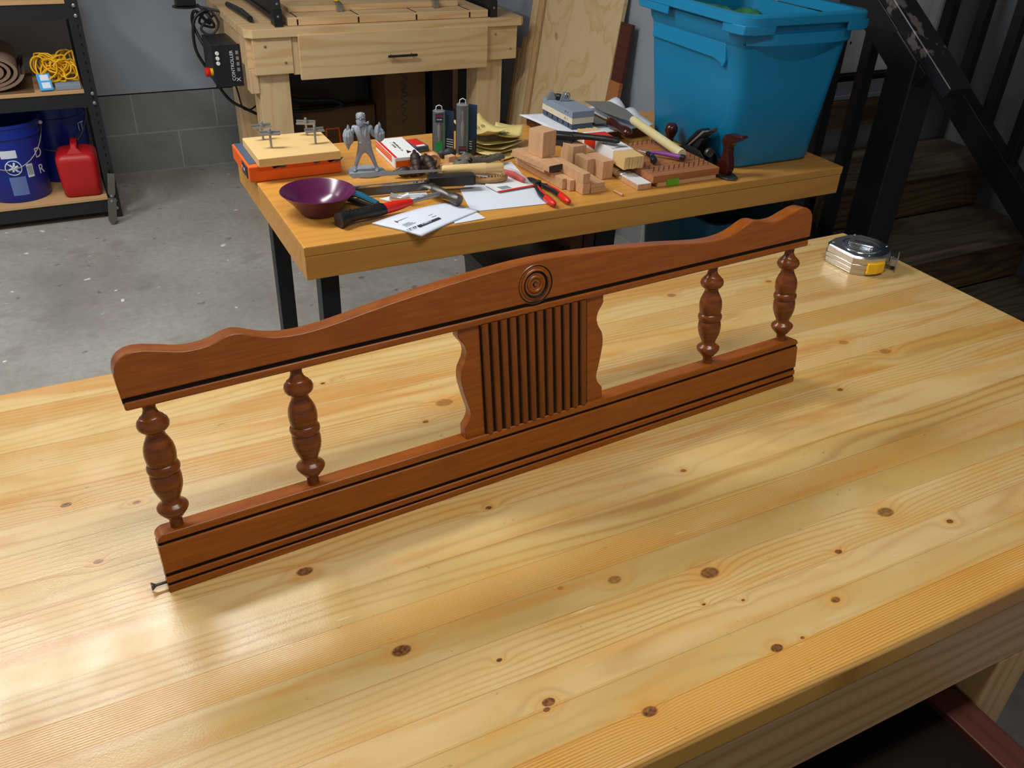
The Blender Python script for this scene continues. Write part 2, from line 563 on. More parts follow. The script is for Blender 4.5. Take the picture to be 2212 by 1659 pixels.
MAT['drywall'] = flat('grey_wall_paint', rgb(150, 157, 166), 0.7, var=0.03, scale=3)
MAT['drywall_dim'] = flat('grey_wall_paint_dimmed', rgb(112, 116, 122), 0.7, var=0.04, scale=3)  # same grey paint, darkened to carry the dimness of the stair nook
MAT['black'] = flat('black_plastic', rgb(22, 23, 26), 0.42)
MAT['blackmetal'] = flat('black_powder_coat', rgb(24, 27, 32), 0.45, var=0.1)
MAT['rail'] = flat('black_rail_paint', rgb(12, 13, 18), 0.5, scale=12, bump=0.15)
MAT['steel'] = flat('steel', rgb(158, 158, 154), 0.34, 0.7, scale=60)
MAT['dullsteel'] = flat('dull_steel', rgb(92, 89, 84), 0.42, 0.75, scale=50, bump=0.1)
MAT['chrome'] = flat('chrome', rgb(206, 212, 220), 0.14, 1.0, var=0.02)
MAT['chrome_warm'] = flat('polished_case_chrome', rgb(214, 210, 204), 0.22, 1.0, var=0.02)
MAT['zinc'] = flat('zinc', rgb(150, 156, 164), 0.4, 0.5)
MAT['bright_chrome'] = flat('bright_clip_chrome', rgb(226, 230, 236), 0.2, 0.6, var=0.02)
MAT['brass'] = flat('brass', rgb(178, 138, 66), 0.3, 1.0)
MAT['white'] = flat('white_plastic', rgb(228, 230, 232), 0.5, var=0.03)
MAT['paper'] = flat('paper', rgb(212, 220, 234), 0.8, var=0.02, scale=6)
MAT['ink'] = flat('grey_ink', rgb(60, 62, 68), 0.8)
MAT['red'] = flat('red_plastic', rgb(214, 34, 22), 0.35, var=0.05)
MAT['canred'] = flat('gas_can_red', rgb(176, 18, 24), 0.45, var=0.1, scale=8)
MAT['blue'] = flat('bucket_blue', rgb(8, 38, 140), 0.35, var=0.08, scale=8)
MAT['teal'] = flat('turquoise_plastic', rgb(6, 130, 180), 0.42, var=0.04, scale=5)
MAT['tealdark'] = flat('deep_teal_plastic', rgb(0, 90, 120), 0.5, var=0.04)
MAT['orange'] = flat('orange_paint', rgb(226, 92, 14), 0.5, var=0.12, scale=14, bump=0.1)
MAT['purplebowl'] = flat('dark_purple_glaze', rgb(84, 24, 68), 0.2, var=0.05)
MAT['purple'] = flat('purple_grip', rgb(128, 70, 150), 0.5)
MAT['fig'] = flat('grey_print_resin', rgb(142, 152, 164), 0.6, var=0.05, scale=90, bump=0.15)
MAT['yellow'] = flat('yellow_rope', rgb(238, 184, 16), 0.55, var=0.12, scale=60)
MAT['felt'] = flat('brown_felt', rgb(128, 104, 88), 0.95, var=0.15, scale=80, bump=0.3)
MAT['cream'] = flat('cream_handle', rgb(224, 210, 158), 0.45, var=0.05, scale=20)
MAT['lightwood'] = wood('light_saw_handle', rgb(222, 190, 132), rgb(204, 166, 104), 'x', 60, 1, 0.5, 0.3)
MAT['rosewood'] = flat('dark_rosewood', rgb(58, 18, 12), 0.22, var=0.3, scale=18)
MAT['darkturned'] = flat('dark_turned_wood', rgb(44, 25, 22), 0.55, var=0.25, scale=40, bump=0.2)
MAT['redbrown'] = wood('dark_red_brown_wood', rgb(84, 38, 26), rgb(58, 22, 14), 'y', 30, 1.5, 0.5, 0.6)
MAT['sandpaper'] = flat('yellow_sandpaper_back', rgb(206, 188, 120), 0.85, var=0.08, scale=30)
MAT['towel'] = flat('white_towel', rgb(214, 220, 230), 0.95, var=0.05, scale=200, bump=0.5)
MAT['stone_grey'] = flat('grey_stone', rgb(128, 142, 156), 0.8, var=0.06, scale=120, bump=0.1)
MAT['stone_cream'] = flat('cream_stone', rgb(212, 200, 172), 0.8, var=0.08, scale=50)
MAT['stone_blue'] = flat('blue_base', rgb(66, 80, 100), 0.6, var=0.06)
MAT['green'] = flat('green_film', rgb(20, 122, 62), 0.25, var=0.25, scale=14)
MAT['cardboard'] = flat('cardboard', rgb(104, 76, 48), 0.85, var=0.08)
MAT['doorwhite'] = flat('door_white', rgb(196, 200, 206), 0.45, var=0.02)
MAT['stairwood'] = wood('weathered_stair_wood', rgb(104, 92, 76), rgb(56, 44, 32), 'x', 22, 3.0, 0.8, 0.75, blotch=0.6, c3=rgb(88, 80, 68), bump=0.4)
MAT['stairriser'] = wood('brown_stair_riser', rgb(98, 72, 44), rgb(50, 34, 18), 'x', 18, 3.4, 0.7, 0.85, c3=rgb(76, 54, 32), bump=0.3)
MAT['charcoal'] = flat('charcoal_panel', rgb(46, 46, 50), 0.6)
MAT['gator'] = flat('grey_reptile_skin', rgb(92, 88, 78), 0.6, var=0.35, scale=140, bump=0.8)
MAT['gatortan'] = flat('tan_reptile_skin', rgb(160, 122, 74), 0.5, var=0.25, scale=90, bump=0.4)
MAT['lens'] = flat('black_glass', rgb(8, 8, 10), 0.08)
MAT['greentape'] = flat('bright_green_tape', rgb(96, 168, 30), 0.5)
MAT['navy'] = flat('navy_card', rgb(20, 40, 66), 0.5)
MAT['greencard'] = flat('green_card', rgb(20, 140, 70), 0.5)
def clearplastic():
    t = NT('clear_plastic', 0.08)
    t.b.inputs['Base Color'].default_value = (0.80, 0.84, 0.86, 1)
    t.b.inputs['Transmission Weight'].default_value = 0.9
    t.b.inputs['IOR'].default_value = 1.06
    return t.m
MAT['clear'] = clearplastic()

# ------------------------------------------------------------------ the setting
bm = new(); box(bm, -3, 6, -2.5, 4.86, -0.1, 0)
struct('floor', bm, MAT['concrete'])
bm = new(); box(bm, -3, 3.4, -1.2, 5.0, 2.72, 2.80)
struct('ceiling', bm, MAT['ceiling'])
bm = new()
box(bm, -3, 2.25, 4.85, 5.0, 0, 0.402, 0)
box(bm, -3, 2.25, 4.842, 5.0, 0.41, 2.7, 1)
box(bm, -3, 2.25, 4.86, 5.0, 0.40, 0.412, 2)
struct('wall_back', bm, [MAT['block_back'], MAT['drywall'], MAT['glaze']])
bm = new()
box(bm, 2.25, 2.36, 2.40, 5.0, 0, 0.205, 0)
box(bm, 2.243, 2.36, 2.40, 5.0, 0.213, 2.7, 1)
box(bm, 2.256, 2.36, 2.40, 5.0, 0.20, 0.22, 2)
struct('wall_right', bm, [MAT['block_side'], MAT['drywall'], MAT['glaze']])
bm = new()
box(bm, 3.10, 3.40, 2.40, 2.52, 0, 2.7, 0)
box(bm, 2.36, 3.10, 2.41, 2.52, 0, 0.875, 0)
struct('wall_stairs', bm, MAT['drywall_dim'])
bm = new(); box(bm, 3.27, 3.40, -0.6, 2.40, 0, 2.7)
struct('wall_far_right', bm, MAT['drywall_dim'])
# entry door at the head of the stairs
bm = new(); box(bm, 2.365, 3.045, 2.425, 2.46, 0.885, 2.6)
door = struct('door_1', bm, MAT['doorwhite'], bevel=0.003)
for x0, x1 in ((2.43, 2.66), (2.74, 2.97)):
    for z0, z1 in ((0.99, 1.45), (1.58, 2.4)):
        bm = new()
        for q in ((x0, x1, z0, z0+.014), (x0, x1, z1-.014, z1), (x0, x0+.014, z0, z1), (x1-.014, x1, z0, z1)):
            box(bm, q[0], q[1], 2.418, 2.427, q[2], q[3])
        obj('raised_panel', bm, MAT['doorwhite'], door, bevel=0.003)
bm = new(); box(bm, 3.045, 3.10, 2.395, 2.46, 0.84, 2.65); box(bm, 3.052, 3.068, 2.388, 2.396, 0.84, 2.65); box(bm, 3.08, 3.095, 2.388, 2.396, 0.84, 2.65)
struct('trim_1', bm, MAT['doorwhite'], bevel=0.002)
bm = new()
box(bm, 2.365, 3.05, 2.39, 2.46, 0.865, 0.884, 1)
box(bm, 2.365, 3.10, 2.385, 2.46, 0.815, 0.864, 0)
box(bm, 2.365, 3.10, 2.37, 2.46, 0.803, 0.817, 2)
struct('trim_2', bm, [MAT['drywall_dim'], MAT['glaze'], MAT['zinc']])

# stairs: treads and risers
st = thing('wooden_staircase', 'weathered wooden stairs climbing to the white door at the right', 'stairs', (2.75, 1.9, 0))
for k in range(4):
    z = 0.20*k
    yb = 2.39-0.265*(3-k)
    if k == 0:
        continue
    bm = new(); box(bm, 2.367, 3.262, yb-0.30, yb-0.004, z-0.036, z)
    obj('tread', bm, MAT['stairwood'], st, world=True, bevel=0.006)
    bm = new(); box(bm, 2.375, 3.25, yb-0.265, yb-0.235, z-0.20, z-0.037)
    obj('riser', bm, MAT['stairriser'], st, world=True, bevel=0.002)
bm = new(); box(bm, 2.37, 3.09, 2.364, 2.384, 0.700, 0.800)
obj('riser', bm, MAT['stairriser'], st, world=True, bevel=0.002)
bm = new()
prism(bm, [(1.62, 0), (2.384, 0), (2.384, .56), (2.13, .36), (1.86, .16), (1.62, .0001)], 2.376, 2.41, M=Matrix(((0, 0, 1, 0), (1, 0, 0, 0), (0, 1, 0, 0), (0, 0, 0, 1))))
obj('stringer', bm, MAT['stairriser'], st, world=True)

# left hand railing (near) : newel, sloping handrail, balusters
YZ = Matrix(((0, 0, 1, 0), (1, 0, 0, 0), (0, 1, 0, 0), (0, 0, 0, 1)))   # polygon in (y, z), extruded along x
def slope_bar(bm, x0, x1, ya, za, yb, zb, h, mi=0):
    """bar between two points in a y-z plane, h measured square to the slope below the line"""
    d = Vector((yb-ya, zb-za)).normalized(); nrm = Vector((d.y, -d.x))
    if nrm.y > 0: nrm = -nrm
    p = [(ya, za), (yb, zb), (yb+nrm.x*h, zb+nrm.y*h), (ya+nrm.x*h, za+nrm.y*h)]
    prism(bm, p, x0, x1, mi, YZ)
def railmat():
    t = NT('worn_black_rail_top', 0.38)
    co = t.coords()
    n = t.noise(co, 13, 4, 0.6)
    sp = t.n('ShaderNodeSeparateXYZ'); t.put(sp.inputs[0], co)
    m = t.math('MULTIPLY', t.range(n, 0.54, 0.60), t.range(sp.outputs[2], 1.06, 1.13))
    t.color(t.mix(t.math('MULTIPLY', m, 0.75), rgb(24, 25, 30), rgb(112, 106, 104)))
    return t.m
MAT['railtop'] = railmat()
rl = thing('stair_railing', 'black painted stair railing with sawn handrail end and scuffed top, nearer the table', 'railing', (2.32, 1.9, 0))
bm = new(); slope_bar(bm, 2.262, 2.352, 1.661, 1.035, 2.385, 1.545, 0.040)
obj('handrail', bm, MAT['railtop'], rl, world=True, bevel=0.004)
bm = new(); prism(bm, [(1.792, 0), (1.892, 0), (1.892, 1.155), (1.792, 1.085)], 2.251, 2.360, 0, YZ)
obj('newel_post', bm, MAT['rail'], rl, world=True, bevel=0.004)
bm = new(); slope_bar(bm, 2.262, 2.300, 1.76, 1.056, 2.385, 1.495, 0.09)
obj('support_rail', bm, MAT['rail'], rl, world=True, bevel=0.002)
bm = new(); slope_bar(bm, 2.262, 2.300, 1.90, 0.36, 2.385, 0.70, 0.05)
obj('bottom_rail', bm, MAT['rail'], rl, world=True, bevel=0.002)
for y in (2.03, 2.165, 2.30):
    bm = new(); box(bm, 2.302, 2.340, y-0.019, y+0.019, 0.02, 1.04+0.70*(y-1.76))
    obj('baluster', bm, MAT['rail'], rl, world=True, bevel=0.002)
# right hand railing
rr = thing('stair_railing', 'black railing with tall square balusters at the far right side of the stairs', 'railing', (2.98, 1.8, 0))
bm = new(); slope_bar(bm, 2.96, 3.02, 1.40, 0.345, 2.36, 1.030, 0.092)
obj('bottom_rail', bm, MAT['rail'], rr, world=True, bevel=0.002)
bm = new(); slope_bar(bm, 2.945, 3.035, 1.40, 1.345, 2.36, 2.02, 0.04)
obj('handrail', bm, MAT['rail'], rr, world=True, bevel=0.003)
for y in (1.60, 1.74, 1.88, 2.02, 2.16, 2.30):
    z = 0.345+0.713*(y-1.40)
    bm = new(); box(bm, 2.975, 3.013, y-0.019, y+0.019, z-0.02, z+0.97)
    obj('baluster', bm, MAT['rail'], rr, world=True, bevel=0.002)
bm = new(); box(bm, 2.96, 3.05, 1.44, 1.53, 0, 1.38)
obj('newel_post', bm, MAT['rail'], rr, world=True, bevel=0.003)

# ------------------------------------------------------------------ big pine table
tb = thing('pine_worktable', 'large varnished knotty pine table filling the foreground under the headboard', 'table', (0.3, 0.83, 0))
bm = new(); box(bm, -0.95, 1.543, 0.371, 1.296, 0.815, 0.855)
obj('tabletop', bm, MAT['pine_top'], tb, world=True, bevel=0.007, seg=3, smooth=40)
for q in ((-0.95, 1.04, 0.373, 0.411), (-0.95, 1.04, 1.22, 1.258)):
    bm = new(); box(bm, *q, 0.692, 0.814)
    obj('apron', bm, MAT['apron'], tb, world=True, bevel=0.003)
for q in ((1.002, 1.04, 0.412, 1.219), (-0.95, -0.912, 0.412, 1.219)):
    bm = new(); box(bm, *q, 0.692, 0.814)
    obj('apron', bm, MAT['apron_z'], tb, world=True, bevel=0.003)
for x0 in (0.956, -0.90):
    for y0 in (0.373, 1.17):
        bm = new(); box(bm, x0, x0+0.084, y0, y0+0.088, 0, 0.6915)
        obj('leg', bm, MAT['apron_z'], tb, world=True, bevel=0.003)

# cabinet under the front right of the table
cb = thing('low_cabinet', 'dark reddish brown wooden cabinet pushed under the front right of the pine table', 'cabinet', (0.6, 0.45, 0))
bm = new()
box(bm, 0.12, 0.950, 0.06, 0.86, 0.04, 0.585)
obj('body', bm, MAT['redbrown'], cb, world=True, bevel=0.003)
bm = new()
for q in ((0.12, 0.953, 0.05, 0.10), (0.12, 0.953, 0.83, 0.87), (0.12, 0.17, 0.10, 0.83), (0.903, 0.953, 0.10, 0.83)):
    box(bm, *q, 0.585, 0.605)
obj('top_frame', bm, MAT['redbrown'], cb, world=True, bevel=0.002)
bm = new(); box(bm, 0.17, 0.903, 0.10, 0.83, 0.5851, 0.593)
obj('top_panel', bm, MAT['glaze'], cb, world=True)  # dark grey panel coloured near-black, the table's shade is in the colour
for x0 in (0.14, 0.88):
    for y0 in (0.08, 0.80):
        bm = new(); box(bm, x0, x0+0.05, y0, y0+0.05, 0, 0.04)
        obj('foot', bm, MAT['redbrown'], cb, world=True)

# ------------------------------------------------------------------ headboard
HB = Matrix(((0.99789, -0.06415, -0.00982, -0.0057), (0.0649, 0.98641, 0.15094, 0.7758), (0, -0.15126, 0.98849, 0.8552), (0, 0, 0, 1)))
hb = thing('headboard', 'reddish brown turned spindle headboard standing upright on the pine tabletop', 'headboard', M=HB)
T0 = 0.024
UW = Matrix(((1, 0, 0, 0), (0, 0, 1, 0), (0, 1, 0, 0), (0, 0, 0, 1)))    # polygon in (u, w), extruded in v
L = 0.984
half = [(0.0005, .2432), (-.0008, .2600), (-.0008, .2706), (.001, .278), (.0040, .2830), (.0085, .2868), (.015, .2897), (.022, .2904), (.032, .2893), (.041, .2868), (.050, .2844), (.0585, .2818),
        (.0665, .2799), (.0727, .2791), (.079, .2789), (.0853, .2790), (.0915, .2796), (.097, .2807), (.103, .2824), (.109, .2845), (.115, .2860), (.1215, .2864),
        (.127, .2855), (.133, .2834), (.1385, .2810), (.144, .2787), (.151, .2762), (.158, .2741), (.1665, .2722), (.1755, .2710), (.184, .2704), (.193, .2702),
        (.205, .2706), (.218, .2715), (.232, .2732), (.25, .2755), (.27, .2783), (.29, .2810), (.31, .2834), (.331, .2857), (.35, .2875), (.37, .2893),
        (.39, .2909), (.41, .2924), (.43, .2938), (.45, .2950), (.47, .2958), (.492, .2961)]
outline = half + [(L-u, w) for u, w in half[-2::-1]]
def capped(bm, pts, v0, v1, mi, top_idx=None):
    n = len(pts)
    a = [bm.verts.new((p[0], v0, p[1])) for p in pts]
    b = [bm.verts.new((p[0], v1, p[1])) for p in pts]
    bm.faces.new(a).material_index = mi; bm.faces.new(b[::-1]).material_index = mi
    for i in range(n):
        j = (i+1) % n
        bm.faces.new((a[i], b[i], b[j], a[j])).material_index = mi
bm = new()
capped(bm, outline, 0, T0, 0)
tr = obj('top_rail', bm, [MAT['stain']], hb, bevel=0.0014, seg=2, smooth=40)
bm = new(); box(bm, 0.001, L-0.001, 0.0026, T0-0.001, 0.237, 0.2440)
obj('groove', bm, MAT['glaze'], tr)
bm = new(); box(bm, 0.0015, L-0.0015, 0.0008, T0, 0.2287, 0.2380)
obj('lower_bead', bm, MAT['stain'], tr, bevel=0.0022, seg=3, smooth=40)
# rosette turned into the rail
RM = HB.inverted() @ HB @ Matrix.Translation((0.4925, 0.0005, 0.2662)) @ Matrix.Rotation(R(90), 4, 'X')
prof = [(0, .0015), (.0025, .0018), (.0036, .0006), (.0046, -.0012), (.0062, -.0012), (.0072, .0010), (.0095, .0022), (.0118, .0012), (.0126, -.0008),
        (.0140, -.0008), (.0150, .0010), (.0178, .0024), (.0205, .0012), (.0213, -.0008), (.0226, -.0008), (.0235, .0008), (.0248, .0014), (.0262, .0001)]
seg = [0, 1, 1, 1, 1, 0, 0, 1, 1, 1, 1, 0, 1, 1, 1, 1, 0]
bm = new(); lathe(bm, prof, 64, 0, RM, cap=False, seg=seg)
# a backing disc keeps the rings solid
obj('rosette', bm, [MAT['stain'], MAT['glaze']], tr, smooth=50)

# bottom rail, bevelled underneath so that it stands with its lean
def railseg(bm, w0, w1, v0, mi, inset=0.0, cut=False):
    k = 0.153
    ws = [(w0, v0), (w1, v0), (w1, T0), (w0+(T0*k if cut else 0), T0)]
    a = [bm.verts.new((inset, v, w)) for w, v in ws]
    b = [bm.verts.new((L-inset, v, w)) for w, v in ws]
    bm.faces.new(a).material_index = mi; bm.faces.new(b[::-1]).material_index = mi
    for i in range(4):
        j = (i+1) % 4
        bm.faces.new((a[j], a[i], b[i], b[j])).material_index = mi
bm = new()
box(bm, 0, L, 0, T0, .0262, .0630)
br_ = obj('bottom_rail', bm, MAT['stain'], hb, bevel=0.0018, seg=3, smooth=40)
bm = new()
tp = [(0, .0672), (L, .0672)] + [(L-.011+.011*math.cos(R(a)), .0665+.0105*math.sin(R(a))) for a in range(15, 91, 15)] + [(.011-.011*math.sin(R(a)), .0665+.0105*math.cos(R(a))) for a in range(0, 76, 15)]
capped(bm, tp, 0, T0, 0)
obj('top_bead', bm, MAT['stain'], br_, bevel=0.0014, seg=2, smooth=40)
bm = new(); box(bm, 0, L, .0004, T0, .0130, .0212)
obj('middle_bead', bm, MAT['stain'], br_, bevel=0.0016, seg=2, smooth=40)
bm = new(); railseg(bm, 0.0, .0092, .0008, 0, 0, True)
obj('lower_bead', bm, MAT['stain'], br_, bevel=0.0014, seg=2, smooth=40)
bm = new()
for a, b in ((.0085, .0130), (.0208, .0268), (.0624, .0684)):
    box(bm, 0.0008, L-0.0008, .0030, T0-.0006, a, b)
obj('groove', bm, MAT['glaze'], br_)

# centre panel with scrolled sides and reeds
pl_ = [(.3828, .2295), (.3828, .2239), (.3826, .2185), (.3862, .2125), (.3905, .2072), (.3928, .2010), (.3935, .1955), (.3914, .187), (.388, .181), (.385, .1759), (.3834, .169), (.3831, .1617), (.3836, .155),
       (.3850, .1482), (.3868, .140), (.3887, .1322), (.3912, .123), (.3934, .1156), (.3938, .111), (.3928, .1062), (.3905, .1015), (.3870, .0970), (.3842, .0932), (.3842, .0765)]
pts = pl_ + [(L-0.0-u, w) for u, w in pl_[::-1]]
bm = new(); capped(bm, pts, .0045, .0200, 0)
cp_ = obj('center_panel', bm, [MAT['stain']], hb, bevel=0.001, seg=2, smooth=40)
bm = new()
box(bm, .4120, .5725, .0020, .0044, .0773, .2290, 1)
for i in range(12):
    u = .4120+.0134*(i+0.5)
    for part in range(1):
        prof8 = [(u+.0048*math.cos(R(a)), .0022-.0042*math.sin(R(a))) for a in range(0, 181, 30)]
        rings = []
        for w, s in ((.0774, .8), (.0800, 1), (.2289, 1)):
            rings.append([bm.verts.new((u+(p[0]-u)*s, .0022+(p[1]-.0022)*s, w)) for p in prof8])
        for A, B in zip(rings, rings[1:]):
            for k in range(len(A)-1):
                bm.faces.new((A[k], A[k+1], B[k+1], B[k])).material_index = 0
        bm.faces.new(rings[0][::-1]); bm.faces.new(rings[-1])
obj('reeding', bm, [MAT['stain_z'], MAT['glaze']], cp_, smooth=50)

sp_prof = [(.0072, .0760), (.0070, .0880), (.0095, .0895), (.0125, .0935), (.0150, .0965), (.0168, .1000), (.0170, .1025), (.0155, .105), (.0118, .1075), (.0102, .110), (.0105, .1135),
           (.0130, .119), (.0155, .126), (.0166, .132), (.0168, .139), (.0160, .144), (.0150, .1455), (.0150, .1462), (.0168, .1475), (.0176, .1505), (.0174, .1535), (.0160, .156),
           (.0150, .157), (.0156, .158), (.0160, .162), (.0166, .1665), (.0165, .172), (.0155, .178), (.0130, .184), (.0105, .189), (.0096, .193), (.0105, .196), (.0138, .1975),
           (.0162, .2005), (.0168, .2045), (.0155, .2085), (.0128, .2112), (.0126, .2120), (.0112, .2124), (.0104, .2138), (.0080, .2168), (.0066, .2222), (.0076, .2292)]
bm = new(); lathe(bm, sp_prof, 40)
sp0 = obj('spindle', bm, MAT['stain_dark'], hb, smooth=50)
sp0.location = (.0248, .012, 0)
for u in (.182, .801, .9555):
    o = sp0.copy(); COL.objects.link(o); o.parent = hb; o.location = (u, .012, 0)
# brass screw sticking out of the left end
bm = new()
lathe(bm, [(.0018, -.004), (.0018, .011), (.0028, .013), (.0048, .0155), (.0048, .0165)], 16, 0, Matrix.Translation((0, .012, .009)) @ Matrix.Rotation(R(-90), 4, 'Y'))
obj('screw', bm, MAT['dullsteel'], hb, smooth=40)

# ------------------------------------------------------------------ tape measure
tm = thing('tape_measure', 'chrome topped tape measure with yellow lock button near the far corner of the pine table', 'tape measure', (1.43, 1.14, 0.855))
out = [(1.379, 1.188), (1.381, 1.118), (1.395, 1.103), (1.412, 1.0945), (1.440, 1.092), (1.462, 1.097), (1.485, 1.112), (1.497, 1.130), (1.500, 1.165), (1.485, 1.200), (1.460, 1.211), (1.415, 1.209), (1.392, 1.201)]
def grow(p, d, c=(1.438, 1.150)):
    return [(c[0]+(x-c[0])*(1+d), c[1]+(y-c[1])*(1+d)) for x, y in p]
bm = new()
prism(bm, grow(out, -.02), .8555, .859); prism(bm, out, .859, .869); prism(bm, grow(out, .015), .869, .8785); prism(bm, out, .8785, .892)
obj('case', bm, MAT['chrome_warm'] if 'chrome_warm' in MAT else MAT['chrome'], tm, world=True, bevel=0.0012, smooth=30)
bm = new(); prism(bm, grow(out, -.01), .892, .8955, top=grow(out, -.06))
obj('top_plate', bm, MAT['chrome'], tm, world=True, bevel=0.0008, smooth=30)
bm = new()
D = Tz(1.436, 1.152, 0, 0)
lathe(bm, [(.040, .8955), (.0395, .8972), (.036, .8978), (.0345, .8968), (.029, .8968), (.028, .8975), (0, .8975)], 48, 0, D)
obj('dial_ring', bm, MAT['chrome'], tm, world=True, smooth=30)
bm = new()
K = Tz(1.436, 1.152, .8975, -57)
box(bm, -.025, .025, -.0035, .0035, 0, .0065, 0, K @ Matrix.Translation((0, -.010, 0)))
box(bm, -.022, .022, -.0015, .0015, 0, .003, 0, K @ Matrix.Translation((0, -.017, 0)))
box(bm, -.020, .020, -.0015, .0015, 0, .002, 0, K @ Matrix.Translation((0, -.022, 0)))
obj('belt_clip_rib', bm, MAT['chrome'], tm, world=True, bevel=0.001, smooth=30)
bm = new(); box(bm, -.018, .020, -.004, .016, 0, .0030, 0, K)
obj('belt_clip', bm, MAT['dullsteel'], tm, world=True, bevel=0.0015, smooth=30)
for (x, y) in ((1.395, 1.190), (1.414, 1.108), (1.487, 1.130), (1.470, 1.203)):
    bm = new(); lathe(bm, [(.0024, .8955), (.0022, .8966), (0, .8968)], 12, 0, Tz(x, y, 0))
    obj('screw', bm, MAT['chrome'], tm, world=True, smooth=40)
bm = new()
q = [(1.402, 1.099), (1.401, 1.0925), (1.421, 1.0860), (1.441, 1.0870), (1.444, 1.0940)]
prism(bm, q, .8610, .8840)
obj('lock_button', bm, MAT['yellow'], tm, world=True, bevel=0.0015)
bm = new(); box(bm, -.001, .001, -.014, .014, 0, .034, 0, Tz(1.487, 1.096, .857, -52))
box(bm, -.012, .001, -.011, .011, .010, .024, 0, Tz(1.487, 1.096, .857, -52+90-90))
obj('end_hook', bm, MAT['steel'], tm, world=True, bevel=0.0006)
bm = new(); box(bm, -.0025, .0025, -.012, .012, 0, .029, 0, Tz(1.497, 1.109, .8575, -52))
obj('mouth_guard', bm, MAT['black'], tm, world=True, bevel=0.001)

# ------------------------------------------------------------------ workbench behind
BZ = 0.80
wb = thing('workbench', 'amber wooden workbench on black steel legs behind the headboard, covered with tools', 'workbench', (1.23, 2.13, 0))
bm = new(); box(bm, .416, 2.045, 1.779, 2.49, .7755, .7995)
obj('worktop', bm, MAT['bench'], wb, world=True, bevel=0.003)
for q in ((.4175, 2.044, 1.7805, 1.82), (.4175, 2.044, 2.45, 2.4885), (.4175, .455, 1.8205, 2.4495), (2.006, 2.044, 1.8205, 2.4495)):
    bm = new(); box(bm, *q, .717, .7754)
    obj('apron', bm, MAT['bench'], wb, world=True, bevel=0.0025)
for x in (.462, 1.935):
    for y in (1.835, 2.335):
        bm = new(); box(bm, x, x+.045, y, y+.045, 0, .7165)
        obj('leg', bm, MAT['blackmetal'], wb, world=True, bevel=0.002)
    bm = new(); box(bm, x+.002, x+.043, 1.8805, 2.3345, .675, .7165)
    obj('cross_bar', bm, MAT['blackmetal'], wb, world=True, bevel=0.002)

# --- blue tote
bt = thing('storage_tote', 'large open turquoise plastic tote standing on the right end of the workbench', 'tote', (1.84, 2.08, BZ))
def ring(x0, x1, y0, y1, r, z, k=5): return [(x, y, z) for x, y in rrect(x0, x1, y0, y1, r, k)]
def loft(bm, rings, mi=0, cap0=True, cap1=True):
    V = [[bm.verts.new(p) for p in r] for r in rings]
    for A, B in zip(V, V[1:]):
        n = len(A)
        for i in range(n):
            j = (i+1) % n
            bm.faces.new((A[i], A[j], B[j], B[i])).material_index = mi
    if cap0: bm.faces.new(V[0][::-1]).material_index = mi
    if cap1: bm.faces.new(V[-1]).material_index = mi
    return V
b0 = (1.690, 2.000, 1.868, 2.285); b1 = (1.624, 2.028, 1.832, 2.290)
def lerp(t, d=0.0): return tuple(a+(b-a)*t+s*d for a, b, s in zip(b0, b1, (-1, 1, -1, 1)))
def bowed(t, d, r, z, bulge=0.0):
    return ring(*lerp(t, d), r, z)
bm = new()
rings = [bowed(0, -.012, .035, .8005), bowed(0, 0, .045, .812), bowed(.55, 0, .048, 1.03), bowed(.83, 0, .05, 1.14), bowed(.86, .0, .05, 1.143), bowed(.9, .004, .053, 1.155), bowed(1, .006, .054, 1.193), bowed(1, .004, .053, 1.196),
         bowed(1, -.002, .05, 1.196), bowed(.92, -.004, .05, 1.15), bowed(.55, -.004, .046, 1.03), bowed(0, -.004, .042, .815)]
loft(bm, rings, cap1=True)
obj('body', bm, MAT['teal'], bt, world=True, smooth=45)
bm = new()
loft(bm, [bowed(1, .024, .06, 1.200), bowed(1, .028, .062, 1.203), bowed(1, .028, .062, 1.222), bowed(1, .024, .060, 1.226), bowed(1, -.004, .05, 1.226), bowed(1, -.006, .05, 1.200)], cap0=False, cap1=False)
obj('rim', bm, MAT['teal'], bt, world=True, smooth=45)
# deeper corner skirts of the rim, open over the end handle
for pts in ([(1.600, 1.90), (1.597, 1.850), (1.606, 1.818), (1.635, 1.805), (1.700, 1.804), (1.700, 1.812), (1.640, 1.812), (1.612, 1.824), (1.605, 1.852), (1.608, 1.90)],
            [(2.056, 1.90), (2.056, 1.850), (2.045, 1.818), (2.015, 1.805), (1.958, 1.804), (1.958, 1.812), (2.012, 1.812), (2.038, 1.824), (2.048, 1.852), (2.048, 1.90)],
            [(1.598, 2.14), (1.606, 2.14), (1.606, 2.27), (1.620, 2.305), (1.614, 2.312), (1.598, 2.28)]):
    bm = new(); prism(bm, pts, 1.180, 1.204)
    obj('rim_skirt', bm, MAT['teal'], bt, world=True, bevel=0.002, smooth=40)
bm = new()   # lens-shaped handle ledge on the front end
arc = [(1.640+.372*i/16, 1.814+.026*abs(1-i/8)**4) for i in range(17)]
arcb = [(1.640+.372*i/16, 1.846) for i in range(17)]
A = [bm.verts.new((x, y, 1.150)) for x, y in arc]; B2 = [bm.verts.new((x, y+.004, 1.178)) for x, y in arc]
C0 = [bm.verts.new((x, 1.856, 1.150-.075*math.sin(math.pi*i/16)**.8)) for i, (x, y) in enumerate(arc)]
D0 = [bm.verts.new((x, 1.845, 1.182)) for x, y in arcb]
for i in range(16):
    for P_, Q_ in ((A, B2), (B2, D0), (C0, A)):
        bm.faces.new((P_[i], P_[i+1], Q_[i+1], Q_[i]))
obj('handle_ledge', bm, MAT['teal'], bt, world=True, smooth=22)
bm = new()   # stepped shoulder on the long side
